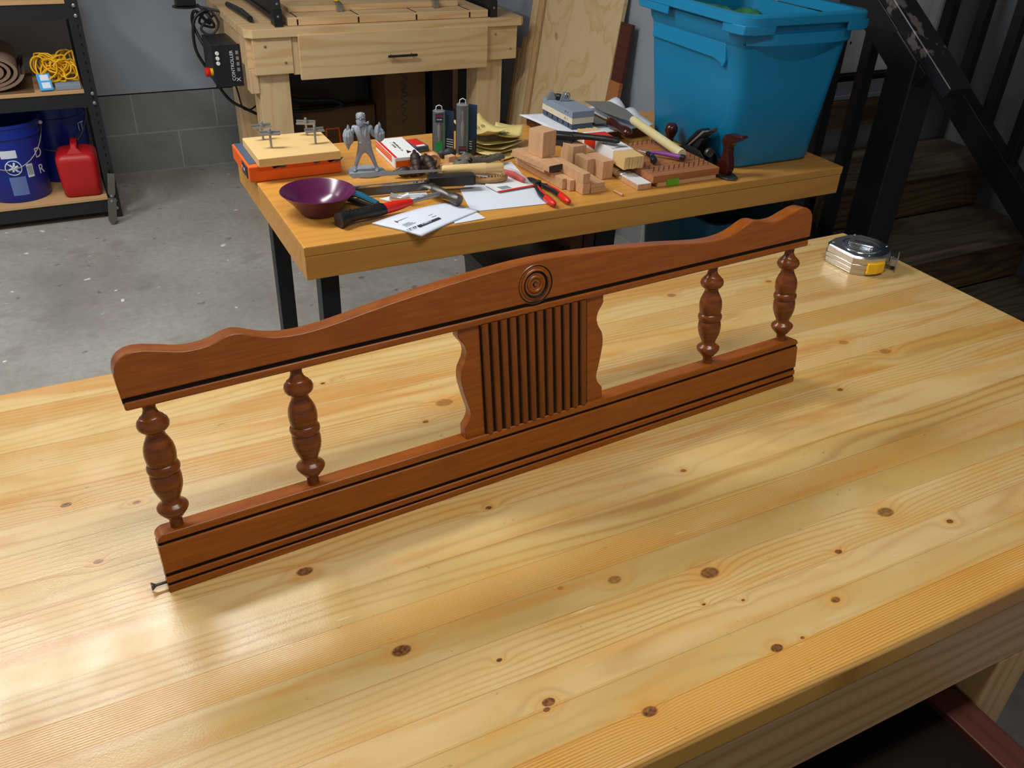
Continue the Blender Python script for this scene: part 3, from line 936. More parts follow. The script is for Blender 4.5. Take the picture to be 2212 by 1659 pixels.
prism(bm, [(2.25, 1.143), (2.25, 1.100), (1.96, 1.097), (1.930, 1.091), (1.912, 1.080), (1.905, 1.100), (1.915, 1.143)], 1.6340, 1.668, 0, YZ)
obj('side_shoulder', bm, MAT['teal'], bt, world=True, bevel=0.002, smooth=30, seg=2)
bm = new()
pp = [[bm.verts.new((1.645+.36*i/10, 1.86+.40*j/12, 1.160+.016*math.sin(i*1.9+j*.7)*math.cos(j*1.3-i*.4)+.028*(i < 6))) for j in range(13)] for i in range(11)]
for i in range(10):
    for j in range(12):
        bm.faces.new((pp[i][j], pp[i+1][j], pp[i+1][j+1], pp[i][j+1]))
tag(obj('plastic_bag', bm, MAT['green'], smooth=60), 'crumpled shiny green bag lying inside the turquoise tote on the workbench', 'bag')

# --- orange box and the jig board on it
ob = thing('orange_box', 'battered orange box with torn grey label on the left end of the workbench', 'box', (.53, 2.33, BZ))
bm = new(); box(bm, .400, .645, 2.230, 2.440, .8003, .842)
obj('body', bm, MAT['orange'], ob, world=True, bevel=0.003)
bm = new()
rn = random.Random(5)
edge = [(.405+.235*i/22, 2.236+.022*rn.random()) for i in range(23)]
prism(bm, edge+[(.64, 2.436), (.405, 2.436)], .8421, .8432)
for i in range(7):
    x = .43+.2*rn.random()
    prism(bm, [(x, .8425), (x+.03, .8425), (x+.02, .836-.004*rn.random()), (x+.008, .832)], 2.2285, 2.2295, 0, Matrix(((1, 0, 0, 0), (0, 0, 1, 0), (0, 1, 0, 0), (0, 0, 0, 1))))
obj('torn_label', bm, MAT['zinc_paint'] if 'zinc_paint' in MAT else MAT['stone_blue'], ob, world=True)
bm = new(); box(bm, .398, .4005, 2.25, 2.31, .806, .836); 
obj('side_label', bm, MAT['charcoal'], ob, world=True)
glyphs('printed_line', 6, .014, MAT['paper'], ob, Matrix.Translation((.3975, 2.28, .821)) @ Matrix.Rotation(R(-90), 4, 'Z') @ Matrix.Rotation(R(90), 4, 'X'), world=True)
jb = thing('jig_board', 'small wooden board with four upright metal wing bolts lying on the orange box', 'board', (.53, 2.30, .8432))
bm = new(); box(bm, .424, .640, 2.212, 2.405, .8436, .866)
obj('board', bm, MAT['lightwood'], jb, world=True, bevel=0.0015)
for (x, y, a, h) in ((.474, 2.372, 6, .047), (.477, 2.293, -14, .050), (.594, 2.372, -24, .046), (.596, 2.292, 2, .047)):
    bm = new(); tube(bm, [(x, y, .866), (x, y, .866+h)], .0032, 10)
    ball(bm, (x, y, .866+h), .004, n=8)
    p = obj('threaded_post', bm, MAT['zinc'], jb, world=True, smooth=40)
    bm = new(); box(bm, -.026, .026, -.007, .007, -.002, .002, 0, Tz(x, y, .866+h-.013, a)); box(bm, -.026, .026, .003, .007, -.002, .008, 0, Tz(x, y, .866+h-.013, a))
    lathe(bm, [(.006, 0), (.006, .006)], 8, 0, Tz(x, y, .866+h-.011))
    obj('clamp_bar', bm, MAT['steel'], p, world=True, bevel=0.0008)

# --- printed figurine
fg = thing('figurine', 'small grey bearded man figurine in a suit with both hands aflame, on an oval base', 'figurine', (.707, 2.208, .8), rz=-18)
bm = new(); lathe(bm, [(.050, .0003), (.0515, .002), (.0495, .0062), (.047, .0068), (0, .0066)], 40, 0, Matrix.Diagonal((1, .93, 1, 1)))
obj('base', bm, MAT['fig'], fg, smooth=40)
body = [(0.0, 0, .073, .0165), (-.001, 0, .086, .0175), (-.004, 0, .104, .0200), (-.005, 0, .119, .0170), (-.007, -.001, .130, .0068), (-.0075, -.002, .140, .0098), (-.0075, -.001, .149, .0100),
        (-.026, 0, .121, .0078), (-.036, -.004, .104, .0062), (-.0415, -.012, .112, .0055),
        (.0165, 0, .119, .0078), (.0245, -.002, .100, .0062), (.0370, -.010, .106, .0055),
        (-.0130, 0, .062, .0092), (-.0210, -.002, .038, .0066), (-.0285, .001, .016, .0050), (-.0300, -.010, .0095, .0042),
        (.0110, 0, .062, .0092), (.0200, -.002, .038, .0066), (.0275, .001, .016, .0050), (.0330, -.010, .0095, .0042)]
edges = [(0, 1), (1, 2), (2, 3), (3, 4), (4, 5), (5, 6), (3, 7), (7, 8), (8, 9), (3, 10), (10, 11), (11, 12), (0, 13), (13, 14), (14, 15), (15, 16), (0, 17), (17, 18), (18, 19), (19, 20)]
skin('body', body, edges, MAT['fig'], fg)
bm = new()
ball(bm, (-.0075, -.001, .151), (.0108, .0115, .0115), n=20)          # skull
ball(bm, (-.0075, -.0125, .147), (.0022, .0035, .0030), n=10)           # nose
for s in (-1, 1):
    ball(bm, (-.0075+s*.0105, .001, .147), (.002, .003, .0042), n=10)   # ears
    ball(bm, (-.0075+s*.0045, -.0108, .1505), (.0034, .0022, .0022), n=10)  # brows over the eyes
    ball(bm, (-.0075+s*.0045, -.0108, .1485), (.0018, .0014, .0014), n=8)
obj('head', bm, MAT['fig'], fg, smooth=60)
bm = new()
for i in range(9):
    a = R(-90+(i-4)*20)
    tube(bm, [(-.0075+.0095*math.cos(a), -.001+.0105*math.sin(a), .143), (-.0075+.0090*math.cos(a), -.003+.0110*math.sin(a), .136), (-.0075+.0045*math.cos(a), -.007+.0080*math.sin(a), .1285)], [.0036, .0034, .0012], 8)
obj('beard', bm, MAT['fig'], fg, smooth=60)
bm = new()
for i in range(11):
    a = R(i*33)
    tube(bm, [(-.0075+.008*math.cos(a), .001+.008*math.sin(a), .1575), (-.0075+.0112*math.cos(a), .002+.0112*math.sin(a), .152)], [.0032, .0024], 7)
obj('hair', bm, MAT['fig'], fg, smooth=60)
bm = new(); tube(bm, [(-.004, -.0125, .1405), (.004, -.016, .1385), (.0095, -.0175, .139)], .0012, 7); lathe(bm, [(.0026, 0), (.0033, .006), (.0026, .007), (.0020, .003)], 12, 0, Tz(.0110, -.0178, .1365))
obj('pipe', bm, MAT['fig'], fg, smooth=50)
bm = new()   # jacket: front panels, lapels, collar and skirt
for s in (-1, 1):
    tube(bm, [(-.004+s*.009, -.0115, .129), (-.0035+s*.007, -.0160, .112), (-.001+s*.0025, -.0172, .098)], [.0030, .0034, .0018], 7)
    tube(bm, [(-.006+s*.009, .004, .130), (-.005+s*.0085, -.0095, .130)], [.0034, .0034], 7)
    ball(bm, (s*.0085, -.0055, .0845), (.0092, .0105, .0088), n=14)
    ball(bm, (-.005+s*.020, 0, .1225), (.0085, .009, .0060), n=12)
obj('jacket', bm, MAT['fig'], fg, smooth=60)
for nm, cx, cy, z0, h, n_ in (('flame', -.0425, -.006, .080, .046, 9), ('flame', .0395, -.010, .090, .044, 9)):
    bm = new(); r2 = random.Random(int(cx*1e4))
    ball(bm, (cx, cy, z0+.014), (.0140, .0115, .0170), n=16)
    for i in range(n_):
        a = 2*math.pi*i/n_
        rr_ = .0075
        hh = h*(.62+.38*r2.random()) if i != 2 else h*1.1
        px, py = cx+rr_*math.cos(a), cy+rr_*math.sin(a)
        tube(bm, spline([(px, py, z0+.004), (px+.002*math.cos(a), py+.002*math.sin(a), z0+.018), (px+.001*math.cos(a), py, z0+hh*.7), (cx+(px-cx)*.6, cy+(py-cy)*.6, z0+hh)], 3), [.0046]*4+[.0054]*2+[.0044]*2+[.0026, .0003], 7)
    if cx < 0: tube(bm, [(cx, cy, z0+.006), (cx-.002, cy, z0-.006), (cx-.001, cy, z0-.015)], [.008, .006, .0012], 8)
    obj(nm, bm, MAT['fig'], fg, smooth=60)
for s in (-1, 1):   # shoes
    bm = new(); ball(bm, (s*.030+(-.0005), -.008, .0098), (.0058, .0125, .0040), n=14); ball(bm, (s*.0295, -.002, .013), (.0052, .006, .0055), n=12)
    obj('shoe', bm, MAT['fig'], fg, smooth=60)

# --- bowl
bm = new()
lathe(bm, [(.040, .0005), (.043, .0012), (.0465, .006), (.062, .027), (.088, .0545), (.0895, .0560), (.0880, .0565), (.0860, .0550), (.060, .0285), (.040, .0078), (0, .0062)], 72, 0, Tz(.507, 1.968, .8))
o = tag(obj('bowl', bm, MAT['purplebowl'], smooth=50), 'glossy dark purple bowl at the left front of the workbench', 'bowl')
# --- teal spring clamp behind the bowl
cl = thing('hand_clamp', 'dark teal and black hand clamp lying between the purple bowl and hammer grip', 'clamp', (.62, 1.98, .8))
bm = new(); tube(bm, [(.598, 2.035, .822), (.618, 2.00, .820), (.648, 1.948, .812)], [.009, .011, .008], 8, flatz=.7)
obj('jaw', bm, MAT['tealdark'], cl, world=True, smooth=40)
bm = new(); tube(bm, [(.585, 2.01, .812), (.605, 1.985, .810), (.628, 1.945, .808)], [.007, .009, .006], 8, flatz=.8)
obj('jaw', bm, MAT['black'], cl, world=True, smooth=40)
bm = new(); lathe(bm, [(.0045, 0), (.0045, .012), (0, .013)], 12, 0, Tz(.607, 2.005, .818))
obj('rivet', bm, MAT['steel'], cl, world=True, smooth=40)

# --- claw hammer
hm = thing('claw_hammer', 'claw hammer with black and red rubber grip lying across the front of the workbench', 'hammer', (.68, 1.89, .8))
bm = new()
gp = spline([(.522, 1.858, .8185), (.545, 1.866, .820), (.575, 1.874, .821), (.610, 1.881, .820), (.648, 1.889, .819)], 4)
nn = len(gp)
tube(bm, gp, [.0180, .0185, .0178, .0165, .0150, .0145, .0140, .0140, .0142, .0146, .0150, .0152, .0152, .0150, .0146, .0140, .0130][:nn], 16)
for i in range(9):
    c = Vector((.548+.011*i, 1.8675+.0024*i, .8345))
    box(bm, -.0012, .0012, -.006, .006, -.001, .0012, 0, Tz(*c, 14+30))
obj('black_grip', bm, MAT['black'], hm, world=True, smooth=50)
bm = new(); tube(bm, spline([(.640, 1.888, .8195), (.660, 1.8915, .820), (.690, 1.897, .821), (.722, 1.9035, .8225)], 3), [.0130, .0136, .0138, .0138, .0134, .0126, .0116, .0100, .0084, .0066], 14)
for i in range(6): box(bm, -.001, .001, -.004, .004, -.001, .001, 0, Tz(.662+.009*i, 1.892+.0016*i, .8333-.0006*i, 30))
obj('red_grip', bm, MAT['red'], hm, world=True, smooth=50)
bm = new(); tube(bm, [(.715, 1.902, .8225), (.76, 1.912, .824), (.803, 1.922, .826)], [.0052, .0050, .0065], 10)
obj('shank', bm, MAT['steel'], hm, world=True, smooth=40)
bm = new()
Mh, Lh = axis_z((.797, 1.957, .828), (.838, 1.866, .8205))
lathe(bm, [(.0085, 0), (.0120, .012), (.0122, .040), (.0100, .052), (.0095, .062), (.0138, .072), (.0142, .088), (.0130, .094), (0, .0955)], 24, 0, Mh)
obj('head', bm, MAT['dullsteel'], hm, world=True, smooth=40)
for s in (-1, 1):
    bm = new(); tube(bm, spline([(.800, 1.950, .829), (.797+s*.006, 1.968, .831), (.792+s*.010, 1.984, .827), (.785+s*.011, 1.997, .815)], 3), [.0095]*3+[.0085]*3+[.006]*3+[.0025], 8, flatz=.6)
    obj('claw', bm, MAT['dullsteel'], hm, world=True, smooth=50)

# --- papers
def sheet(name, poly, z, label, mat='paper', th=.0007, holes=None):
    bm = new(); prism(bm, poly, z, z+th)
    return tag(obj(name, bm, MAT[mat]), label, 'paper')
sheet('paper_sheet', [(.853, 1.840), (1.060, 1.822), (1.122, 2.150), (1.055, 2.155), (.890, 1.99)], .8004, 'large white paper sheet on the workbench under the blister pack and pliers')
sheet('paper_sheet', [(.785, 1.783), (.868, 1.789), (.862, 1.86), (.80, 1.88)], .8006, 'white paper corner peeking out from under the instruction leaflet')
p_ = sheet('paper_slip', [(.672, 2.004), (.694, 1.973), (.790, 1.958), (.802, 2.012), (.740, 2.018)], .8004, 'white printed slip of paper under the chrome clip behind the hammer')
for i in range(4):
    bm = new(); box(bm, -.022+.006*i, .022, -.0012, .0012, 0, .0003, 0, Tz(.757, 1.998-.009*i, .8012, -10))
    obj('printed_line', bm, MAT['ink'], p_)
lf = thing('instruction_leaflet', 'folded white instruction leaflet hanging over the front edge of the workbench', 'leaflet', (.74, 1.84, .8))
def leaf(poly, z, droop):
    """page that bends down a little where it leaves the bench"""
    bm = new()
    n = 14
    (ax, ay), (bx, by), (cx, cy), (dx, dy) = poly
    G = []
    for i in range(n+1):
        row = []
        for j in range(n+1):
            s, t = i/n, j/n
            x = (1-s)*((1-t)*ax+t*dx)+s*((1-t)*bx+t*cx)
            y = (1-s)*((1-t)*ay+t*dy)+s*((1-t)*by+t*cy)
            k = max(0, 1.80-y)
            row.append(bm.verts.new((x, y, z+.0045*math.sin(3*t)*(1-s)-droop*k*k*30)))
        G.append(row)
    for i in range(n):
        for j in range(n):
            bm.faces.new((G[i][j], G[i+1][j], G[i+1][j+1], G[i][j+1]))
    return bm
for z in (.8016, .8035):
    bm = leaf([(.600, 1.852), (.684, 1.746), (.873, 1.835), (.815, 1.914)], z, .035)
    o = obj('page', bm, MAT['paper'], lf, world=True, smooth=60)
    so = o.modifiers.new('thick', 'SOLIDIFY'); so.thickness = .0006
LM = Tz(.722, 1.806, .8055, 24)
def lprint(x0, x1, y0, y1, mat='ink'):
    bm = new(); box(bm, x0, x1, y0, y1, .0006, .0009, 0, LM); obj('printed_mark', bm, MAT[mat], lf, world=True)
lprint(-.035, .040, -.009, .0005, 'charcoal')
glyphs('printed_line', 5, .010, MAT['ink'], lf, LM @ Matrix.Translation((-.053, -.003, .001)), world=True)
glyphs('printed_line', 7, .008, MAT['paper'], lf, LM @ Matrix.Translation((-.004, -.0045, .0013)), world=True)
for i in range(3): lprint(-.055, -.022-.004*i, .016+.006*i, .0172+.006*i)
for q in ((-.05, .06, .052, .0532), (-.052, -.049, .047, .058), (.0, .004, .049, .056), (.05, .072, .049, .050), (.05, .072, .056, .057), (.03, .045, .012, .013), (.03, .045, .024, .025)): lprint(*q)

# --- chrome foldback clip
bc = thing('binder_clip', 'shiny chrome foldback clip standing on a paper slip behind the hammer', 'clip', (.708, 1.955, .8015))
Mb = Tz(.708, 1.950, .8016, -16)
bm = new()
tube(bm, [(-.024, 0, .020), (-.012, 0, .016), (0, 0, .0145), (.012, 0, .016), (.024, 0, .020)], [.0105, .0095, .0070, .0095, .0105], 14, M=Mb)
obj('body', bm, MAT['bright_chrome'], bc, world=True, smooth=50)
bm = new(); tube(bm, [(-.004, 0, .014), (-.010, -.004, .002), (.010, -.004, .002), (.004, 0, .014)], .0016, 8, M=Mb); tube(bm, [(-.012, .004, .010), (-.018, .010, .0018), (.016, .010, .0018), (.012, .004, .010)], .0013, 8, M=Mb)
obj('wire_handle', bm, MAT['bright_chrome'], bc, world=True, smooth=50)

# --- two pull saws
sa = thing('pull_saw', 'pull saw with light bare wooden handle lying across the middle of the workbench', 'saw', (.9, 2.04, .8))
Ma, La = along((.862, 2.046, .8415), (1.022, 2.006, .8425))
bm = new(); tube(bm, [(0, 0, 0), (.005, 0, 0), (.06, 0, 0), (.114, 0, 0), (.118, 0, 0), (.122, 0, 0), (La-.004, 0, 0), (La, 0, 0)], [.0105, .0128, .0135, .0148, .0144, .0128, .0132, .0105], 20, M=Ma, flatz=.9)
obj('handle', bm, MAT['lightwood'], sa, world=True, smooth=50)
bm = new(); box(bm, .0, .030, -.0128, -.0118, -.0008, .0004, 0, Ma)
obj('handle_slot', bm, MAT['ink'], sa, world=True)
bm = new(); prism(bm, [(.866, 2.050), (.864, 2.036), (.835, 2.040), (.625, 2.066), (.622, 2.100), (.72, 2.088), (.835, 2.060)], .8395, .8403)
obj('blade', bm, MAT['steel'], sa, world=True)
sb = thing('pull_saw', 'pull saw with black plastic handle and bright steel spine behind the hammer head', 'saw', (.8, 2.01, .8))
Ms, Ls = along((.808, 2.012, .829), (.926, 1.988, .829))
bm = new(); box(bm, 0, Ls, -.0165, .0165, -.013, .013, 0, Ms)
box(bm, Ls, Ls+.004, -.015, .015, -.012, .012, 0, Ms)
obj('handle', bm, MAT['black'], sb, world=True, bevel=0.004, seg=3, smooth=40)
Mt, Lt = along((.560, 2.040, .8270), (.808, 2.012, .829))
bm = new(); box(bm, 0, Lt, -.003, .003, -.003, .003, 0, Mt)
obj('spine', bm, MAT['chrome'], sb, world=True, bevel=0.0008)
bm = new(); box(bm, 0, Lt, -.0004, .0004, -.0255, -.003, 0, Mt)
obj('blade', bm, MAT['dullsteel'], sb, world=True)

# --- small alligator head
ga = thing('alligator_head', 'small dried alligator head with black eye and toothed jaw behind the wooden saw handle', 'curio', (.99, 2.10, .8))
bm = new()
secs = [(.925, 2.108, .822, .010, .010), (.940, 2.112, .824, .022, .017), (.960, 2.116, .826, .026, .021), (.978, 2.121, .826, .023, .021), (.995, 2.125, .823, .018, .015), (1.02, 2.131, .821, .015, .012), (1.05, 2.139, .820, .0135, .011), (1.075, 2.146, .821, .0135, .0120), (1.092, 2.151, .819, .0105, .0095), (1.099, 2.153, .818, .004, .004)]
RG = []
for (x, y, z, w, h) in secs:
    RG.append([(x-.25*w*math.cos(a), y+w*math.cos(a), z+h*math.sin(a)*(1 if math.sin(a) > 0 else .6)) for a in [2*math.pi*k/20 for k in range(20)]])
loft(bm, RG)
for i in range(26):
    t_ = rnd.random(); ball(bm, (.93+.15*t_, 2.108+.038*t_+.010*(rnd.random()-.5), .842-.012*t_), (.004, .003, .002), n=6)
ball(bm, (.964, 2.103, .840), (.012, .009, .009), n=14); ball(bm, (.968, 2.132, .842), (.012, .008, .008), n=14)
obj('skull', bm, MAT['gator'], ga, world=True, smooth=60)
bm = new(); ball(bm, (.966, 2.0955, .8400), .0066, n=16)
obj('eye', bm, MAT['lens'], ga, world=True, smooth=60)
bm = new()
jp = spline([(.930, 2.100, .815), (.975, 2.065, .8145), (1.012, 2.040, .8145), (1.030, 2.018, .8145), (1.024, 2.000, .8145), (1.000, 1.996, .814), (.965, 2.008, .812), (.935, 2.035, .811)], 4)
tube(bm, jp, [.0075]*len(jp), 10)
obj('lower_jaw', bm, MAT['gatortan'], ga, world=True, smooth=60)
bm = new()
for i in range(14):
    q = jp[12+i] if 12+i < len(jp) else jp[-1]
    lathe(bm, [(.0017, 0), (.0012, .004), (.0001, .0075)], 6, 0, Tz(q.x, q.y+.002, q.z+.006))
for i in range(12):
    lathe(bm, [(.0015, 0), (.0010, -.0035), (.0001, -.0065)], 6, 0, Tz(1.02+.006*i, 2.118+.0015*i, .8165))
obj('teeth', bm, MAT['cream'], ga, world=True, smooth=60)

# --- turned dark pieces
fin_prof = [(.004, 0), (.0055, .004), (.006, .012), (.0085, .016), (.0125, .022), (.0145, .032), (.0130, .042), (.0105, .046), (.0140, .049), (.0150, .056), (.0135, .063), (.0098, .067), (.0095, .071), (.0125, .075), (.0120, .083), (.006, .088), (.0055, .094)]
bm = new(); lathe(bm, fin_prof, 22)
fins = [((.822, 2.226, .822), (.878, 2.186, .819), 'dark turned wooden finial with its thin tip against the white and orange box'),
        ((.758, 2.140, .8155), (.840, 2.128, .816), 'dark turned wooden finial lying lowest, right behind the saw blade'),
        ((.842, 2.195, .850), (.818, 2.108, .8175), 'dark turned wooden finial standing steeply in the middle of the pile'),
        ((.868, 2.180, .841), (.860, 2.092, .8165), 'dark turned wooden finial leaning beside the round wooden disc')]
f0 = None
for a, b, lab in fins:
    m, _ = axis_z(a, b)
    if f0 is None:
        f0 = obj('turned_finial', bm, MAT['darkturned'], smooth=50, M=m); o = f0
    else:
        o = f0.copy(); COL.objects.link(o); o.matrix_basis = m
    tag(o, lab, 'finial', 'dark turned finials on the workbench')
Md, _ = axis_z((.900, 2.200, .8200), (.892, 2.176, .8200))
bm = new(); lathe(bm, [(.017, 0), (.0195, .002), (.0195, .021), (.018, .024), (.0125, .0225), (.0115, .0215), (.006, .0228), (.005, .0255), (0, .026)], 36, 0, Md)
tag(obj('turned_disc', bm, MAT['beech'], smooth=40), 'round pinkish wooden disc with raised boss standing on edge beside the dark finials', 'wood disc')
bm = new(); box(bm, -.012, .014, -.009, .011, 0, .022, 0, Tz(.952, 2.200, .8004, 18))
tag(obj('wood_offcut', bm, MAT['beech_z'], bevel=.0006), 'small square beech offcut between the wooden disc and the alligator head', 'wood block')
bm = new(); box(bm, -.020, .026, -.008, .008, 0, .012, 0, Tz(.928, 2.168, .8004, -12))
tag(obj('wood_offcut', bm, MAT['beech'], bevel=.0006), 'flat beech offcut lying just behind the wooden saw handle', 'wood block')
bm = new(); ball(bm, (.968, 2.240, .816), (.020, .014, .0155), n=14); ball(bm, (.950, 2.252, .813), (.014, .012, .012), n=12)
tag(obj('rag', bm, MAT['charcoal'], smooth=60), 'small dark bundled cloth in front of the drill bit packages', 'cloth')

# --- white and orange blade box, small case
bx = thing('blade_box', 'long white box with orange and red stripes on its side, right of the figurine', 'box', (.82, 2.28, .8))
Mx = Tz(.790, 2.205, .8003, -2)
bm = new(); box(bm, 0, .080, 0, .180, 0, .031, 0, Mx)
obj('carton', bm, MAT['white'], bx, world=True, bevel=0.001)
for z0, z1, m in ((.0165, .0215, 'orange'), (.0235, .0275, 'red'), (.011, .0150, 'red')):
    bm = new(); box(bm, -.0006, 0, .030, .178, z0, z1, 0, Mx); obj('stripe', bm, MAT[m], bx, world=True)
bm = new(); box(bm, .002, .078, -.0006, 0, .004, .022, 0, Mx); obj('end_label', bm, MAT['orange'], bx, world=True)
bm = new(); box(bm, 0, .007, .002, .178, .0311, .0316, 0, Mx); obj('stripe', bm, MAT['red'], bx, world=True)
glyphs('printed_line', 15, .0095, MAT['ink'], bx, Mx @ Matrix.Translation((.040, .095, .0313)) @ Matrix.Rotation(R(-90), 4, 'Z'), world=True)
glyphs('printed_line', 11, .0085, MAT['ink'], bx, Mx @ Matrix.Translation((.030, .105, .0313)) @ Matrix.Rotation(R(-90), 4, 'Z'), world=True)
bm = new(); prism(bm, [(.046, .030), (.062, .040), (.052, .060)], .0311, .0315, 0, Mx); obj('printed_emblem', bm, MAT['rosewood'], bx, world=True)
cs = thing('bit_case', 'small grey plastic case with a red label behind the dark finials', 'case', (.915, 2.36, .8))
Mc = Tz(.893, 2.318, .8003, 6)
bm = new(); box(bm, 0, .046, 0, .082, 0, .0085, 0, Mc); box(bm, .001, .045, .001, .081, .0088, .0165, 0, Mc)
obj('shell', bm, MAT['stone_blue'], cs, world=True, bevel=0.0018)
bm = new(); box(bm, .006, .040, .012, .076, .0166, .0171, 0, Mc); obj('label', bm, MAT['red'], cs, world=True)
bm = new(); box(bm, .010, .036, .004, .016, .0166, .0174, 0, Mc); obj('label', bm, MAT['white'], cs, world=True)

# --- two drill bit packages
def package(x, y, a, h, w, lab, tall):
    """blister pack: printed card at the back, clear half round bubble in front"""
    t = thing('bit_package', lab, 'package', (x, y, .8))
    M = Tz(x, y, .8003, a)
    bm = new(); prism(bm, [(0, .012), (w*.62, .018), (w, .004), (w, .0065), (w*.62, .0205), (0, .0145)], 0, h*.97, 0, M)
    obj('card', bm, MAT['navy'], t, world=True)
    bm = new(); prism(bm, [(w*.50, .0160), (w*.60, .0168), (w*.60, .0160), (w*.50, .0152)], h*.02, h*.93, 0, M); obj('card_stripe', bm, MAT['greencard'], t, world=True)
    r = w*.29; cx, cy = w*.31, .0135
    outer = [(cx+r*math.cos(R(q)), cy+1.15*r*math.sin(R(q))) for q in range(180, 361, 15)]
    bm = new(); prism(bm, outer, .001, h*.97, 0, M)
    prism(bm, outer, h*.9702, h*1.0, 0, M, top=[(cx+(p[0]-cx)*.75, cy-.001+(p[1]-cy)*.6) for p in outer])
    obj('bubble', bm, MAT['clear'], t, world=True, smooth=40)
    bm = new(); tube(bm, [(cx-.009, cy-.004, h*.985), (cx-.008, cy-.004, h+.009), (cx, cy-.004, h+.013), (cx+.008, cy-.004, h+.009), (cx+.009, cy-.004, h*.985)], .0013, 6, M=M)
    obj('hang_tab', bm, MAT['white'], t, world=True, smooth=50)
    bm = new(); lathe(bm, [(.003, .004), (.003, h*.35), (.0048, h*.36), (.0048, h*.62), (.0022, h*.66), (.0022, h*.86)], 10, 0, M @ Matrix.Translation((cx, cy-.007, 0)))
    obj('drill_bit', bm, MAT['steel'], t, world=True, smooth=40)
    MF = M @ Matrix.Translation((cx, cy-1.15*r-.0006, 0)) @ Matrix.Rotation(R(90), 4, 'X')
    zz = (h*.88, h*.80) if not tall else (h*.14, h*.06)
    bm = new(); prism(bm, [(-.0115, -.0125), (.0115, -.0125), (.0115, .0115), (-.0115, .0115)], 0, .0005, 0, MF @ Matrix.Translation((0, (zz[0]+zz[1])/2, 0)))
    obj('label', bm, MAT['navy'], t, world=True)
    text('lettering', 'BOSCH', .0068, MAT['red'], t, MF @ Matrix.Translation((0, zz[0], .0007)), world=True)
    glyphs('printed_line', 5, .0050, MAT['white'], t, MF @ Matrix.Translation((0, zz[1], .0007)), world=True)
    if not tall:
        bm = new(); prism(bm, [(-.012, .002), (.008, .002), (.008, .034), (-.012, .030)], 0, .0005, 0, MF); obj('label', bm, MAT['greencard'], t, world=True)
    else:
        bm = new(); lathe(bm, [(.006, .0), (.006, .040), (.0045, .044)], 12, 0, M @ Matrix.Translation((w*.86, -.004, 0))); obj('cap', bm, MAT['black'], t, world=True, smooth=40)
    for i in range(4):
        bm = new(); prism(bm, [(w*.66, .0158), (w*.96, .0046), (w*.96, .0042), (w*.66, .0154)], .012+.007*i, .0145+.007*i, 0, M)
        obj('printed_line', bm, MAT['white'], t, world=True)
package(.945, 2.312, -20, .120, .062, 'shorter clear drill bit package with a green card, standing left of the taller one', False)
package(1.000, 2.268, -20, .145, .060, 'taller clear drill bit package with a navy card, standing beside the sandpaper', True)

# --- sandpaper stack
def sandsheet(cx, cy, z, a, w, l, curl, seed):
    bm = new(); r2 = random.Random(seed); n = 8
    M = Tz(cx, cy, z, a); G = []
    for i in range(n+1):
        row = []
        for j in range(n+1):
            s, t = i/n-.5, j/n-.5
            row.append(bm.verts.new(M @ Vector((s*w, t*l, curl*(t*t*2.2+s*s*.8)+.0015*math.sin(5*s+seed)))))
        G.append(row)
    for i in range(n):
        for j in range(n):
            bm.faces.new((G[i][j], G[i+1][j], G[i+1][j+1], G[i][j+1]))
    o = obj('sandpaper_sheet', bm, MAT['sandpaper'], smooth=60)
    m = o.modifiers.new('thick', 'SOLIDIFY'); m.thickness = .0009
    return o
labs = ['lowest sandpaper sheet of the pile, flat on the workbench beside the beech blocks', 'second lowest yellow sandpaper sheet, its corner pointing at the alligator snout',
        'middle yellow sandpaper sheet of the curled pile', 'fourth yellow sandpaper sheet up, wavy along its front edge']
for i, (cx, cy, z, a, cu) in enumerate(((1.125, 2.255, .8022, 22, .006), (1.110, 2.275, .8068, 12, .014), (1.128, 2.285, .8135, 30, .020), (1.122, 2.290, .8205, 18, .026))):
    tag(sandsheet(cx, cy, z, a, .120, .150, cu, i), labs[i], 'sandpaper', 'sandpaper sheets stacked on the workbench')
o = sandsheet(1.176, 2.292, .8300, -34, .085, .120, .030, 9)
tag(o, 'smaller folded sandpaper sheet with printed back, at the right of the pile', 'sandpaper', 'sandpaper sheets stacked on the workbench')
o = sandsheet(1.105, 2.310, .8400, 20, .115, .150, .045, 11)
tag(o, 'topmost curled sandpaper sheet with rings and text printed on its back', 'sandpaper', 'sandpaper sheets stacked on the workbench')
MS = Tz(1.105, 2.310, .8422, 20)
for i in range(4):
    bm = new(); tube(bm, [(-.036+.022*i+.0055*math.cos(R(q)), .030+.0055*math.sin(R(q)), .0045+(.030+.0055*math.sin(R(q)))**2*4.2) for q in range(0, 360, 30)], .0008, 5, closed=True, M=MS)
    obj('printed_ring', bm, MAT['ink'], o)
for i in range(16):
    bm = new(); box(bm, -.050+.0065*i, -.0475+.0065*i, -.062, -.052+.004*(i % 3), .0105, .0112, 0, MS @ Matrix.Rotation(R(6), 4, 'X'))
    obj('printed_line', bm, MAT['ink'], o)

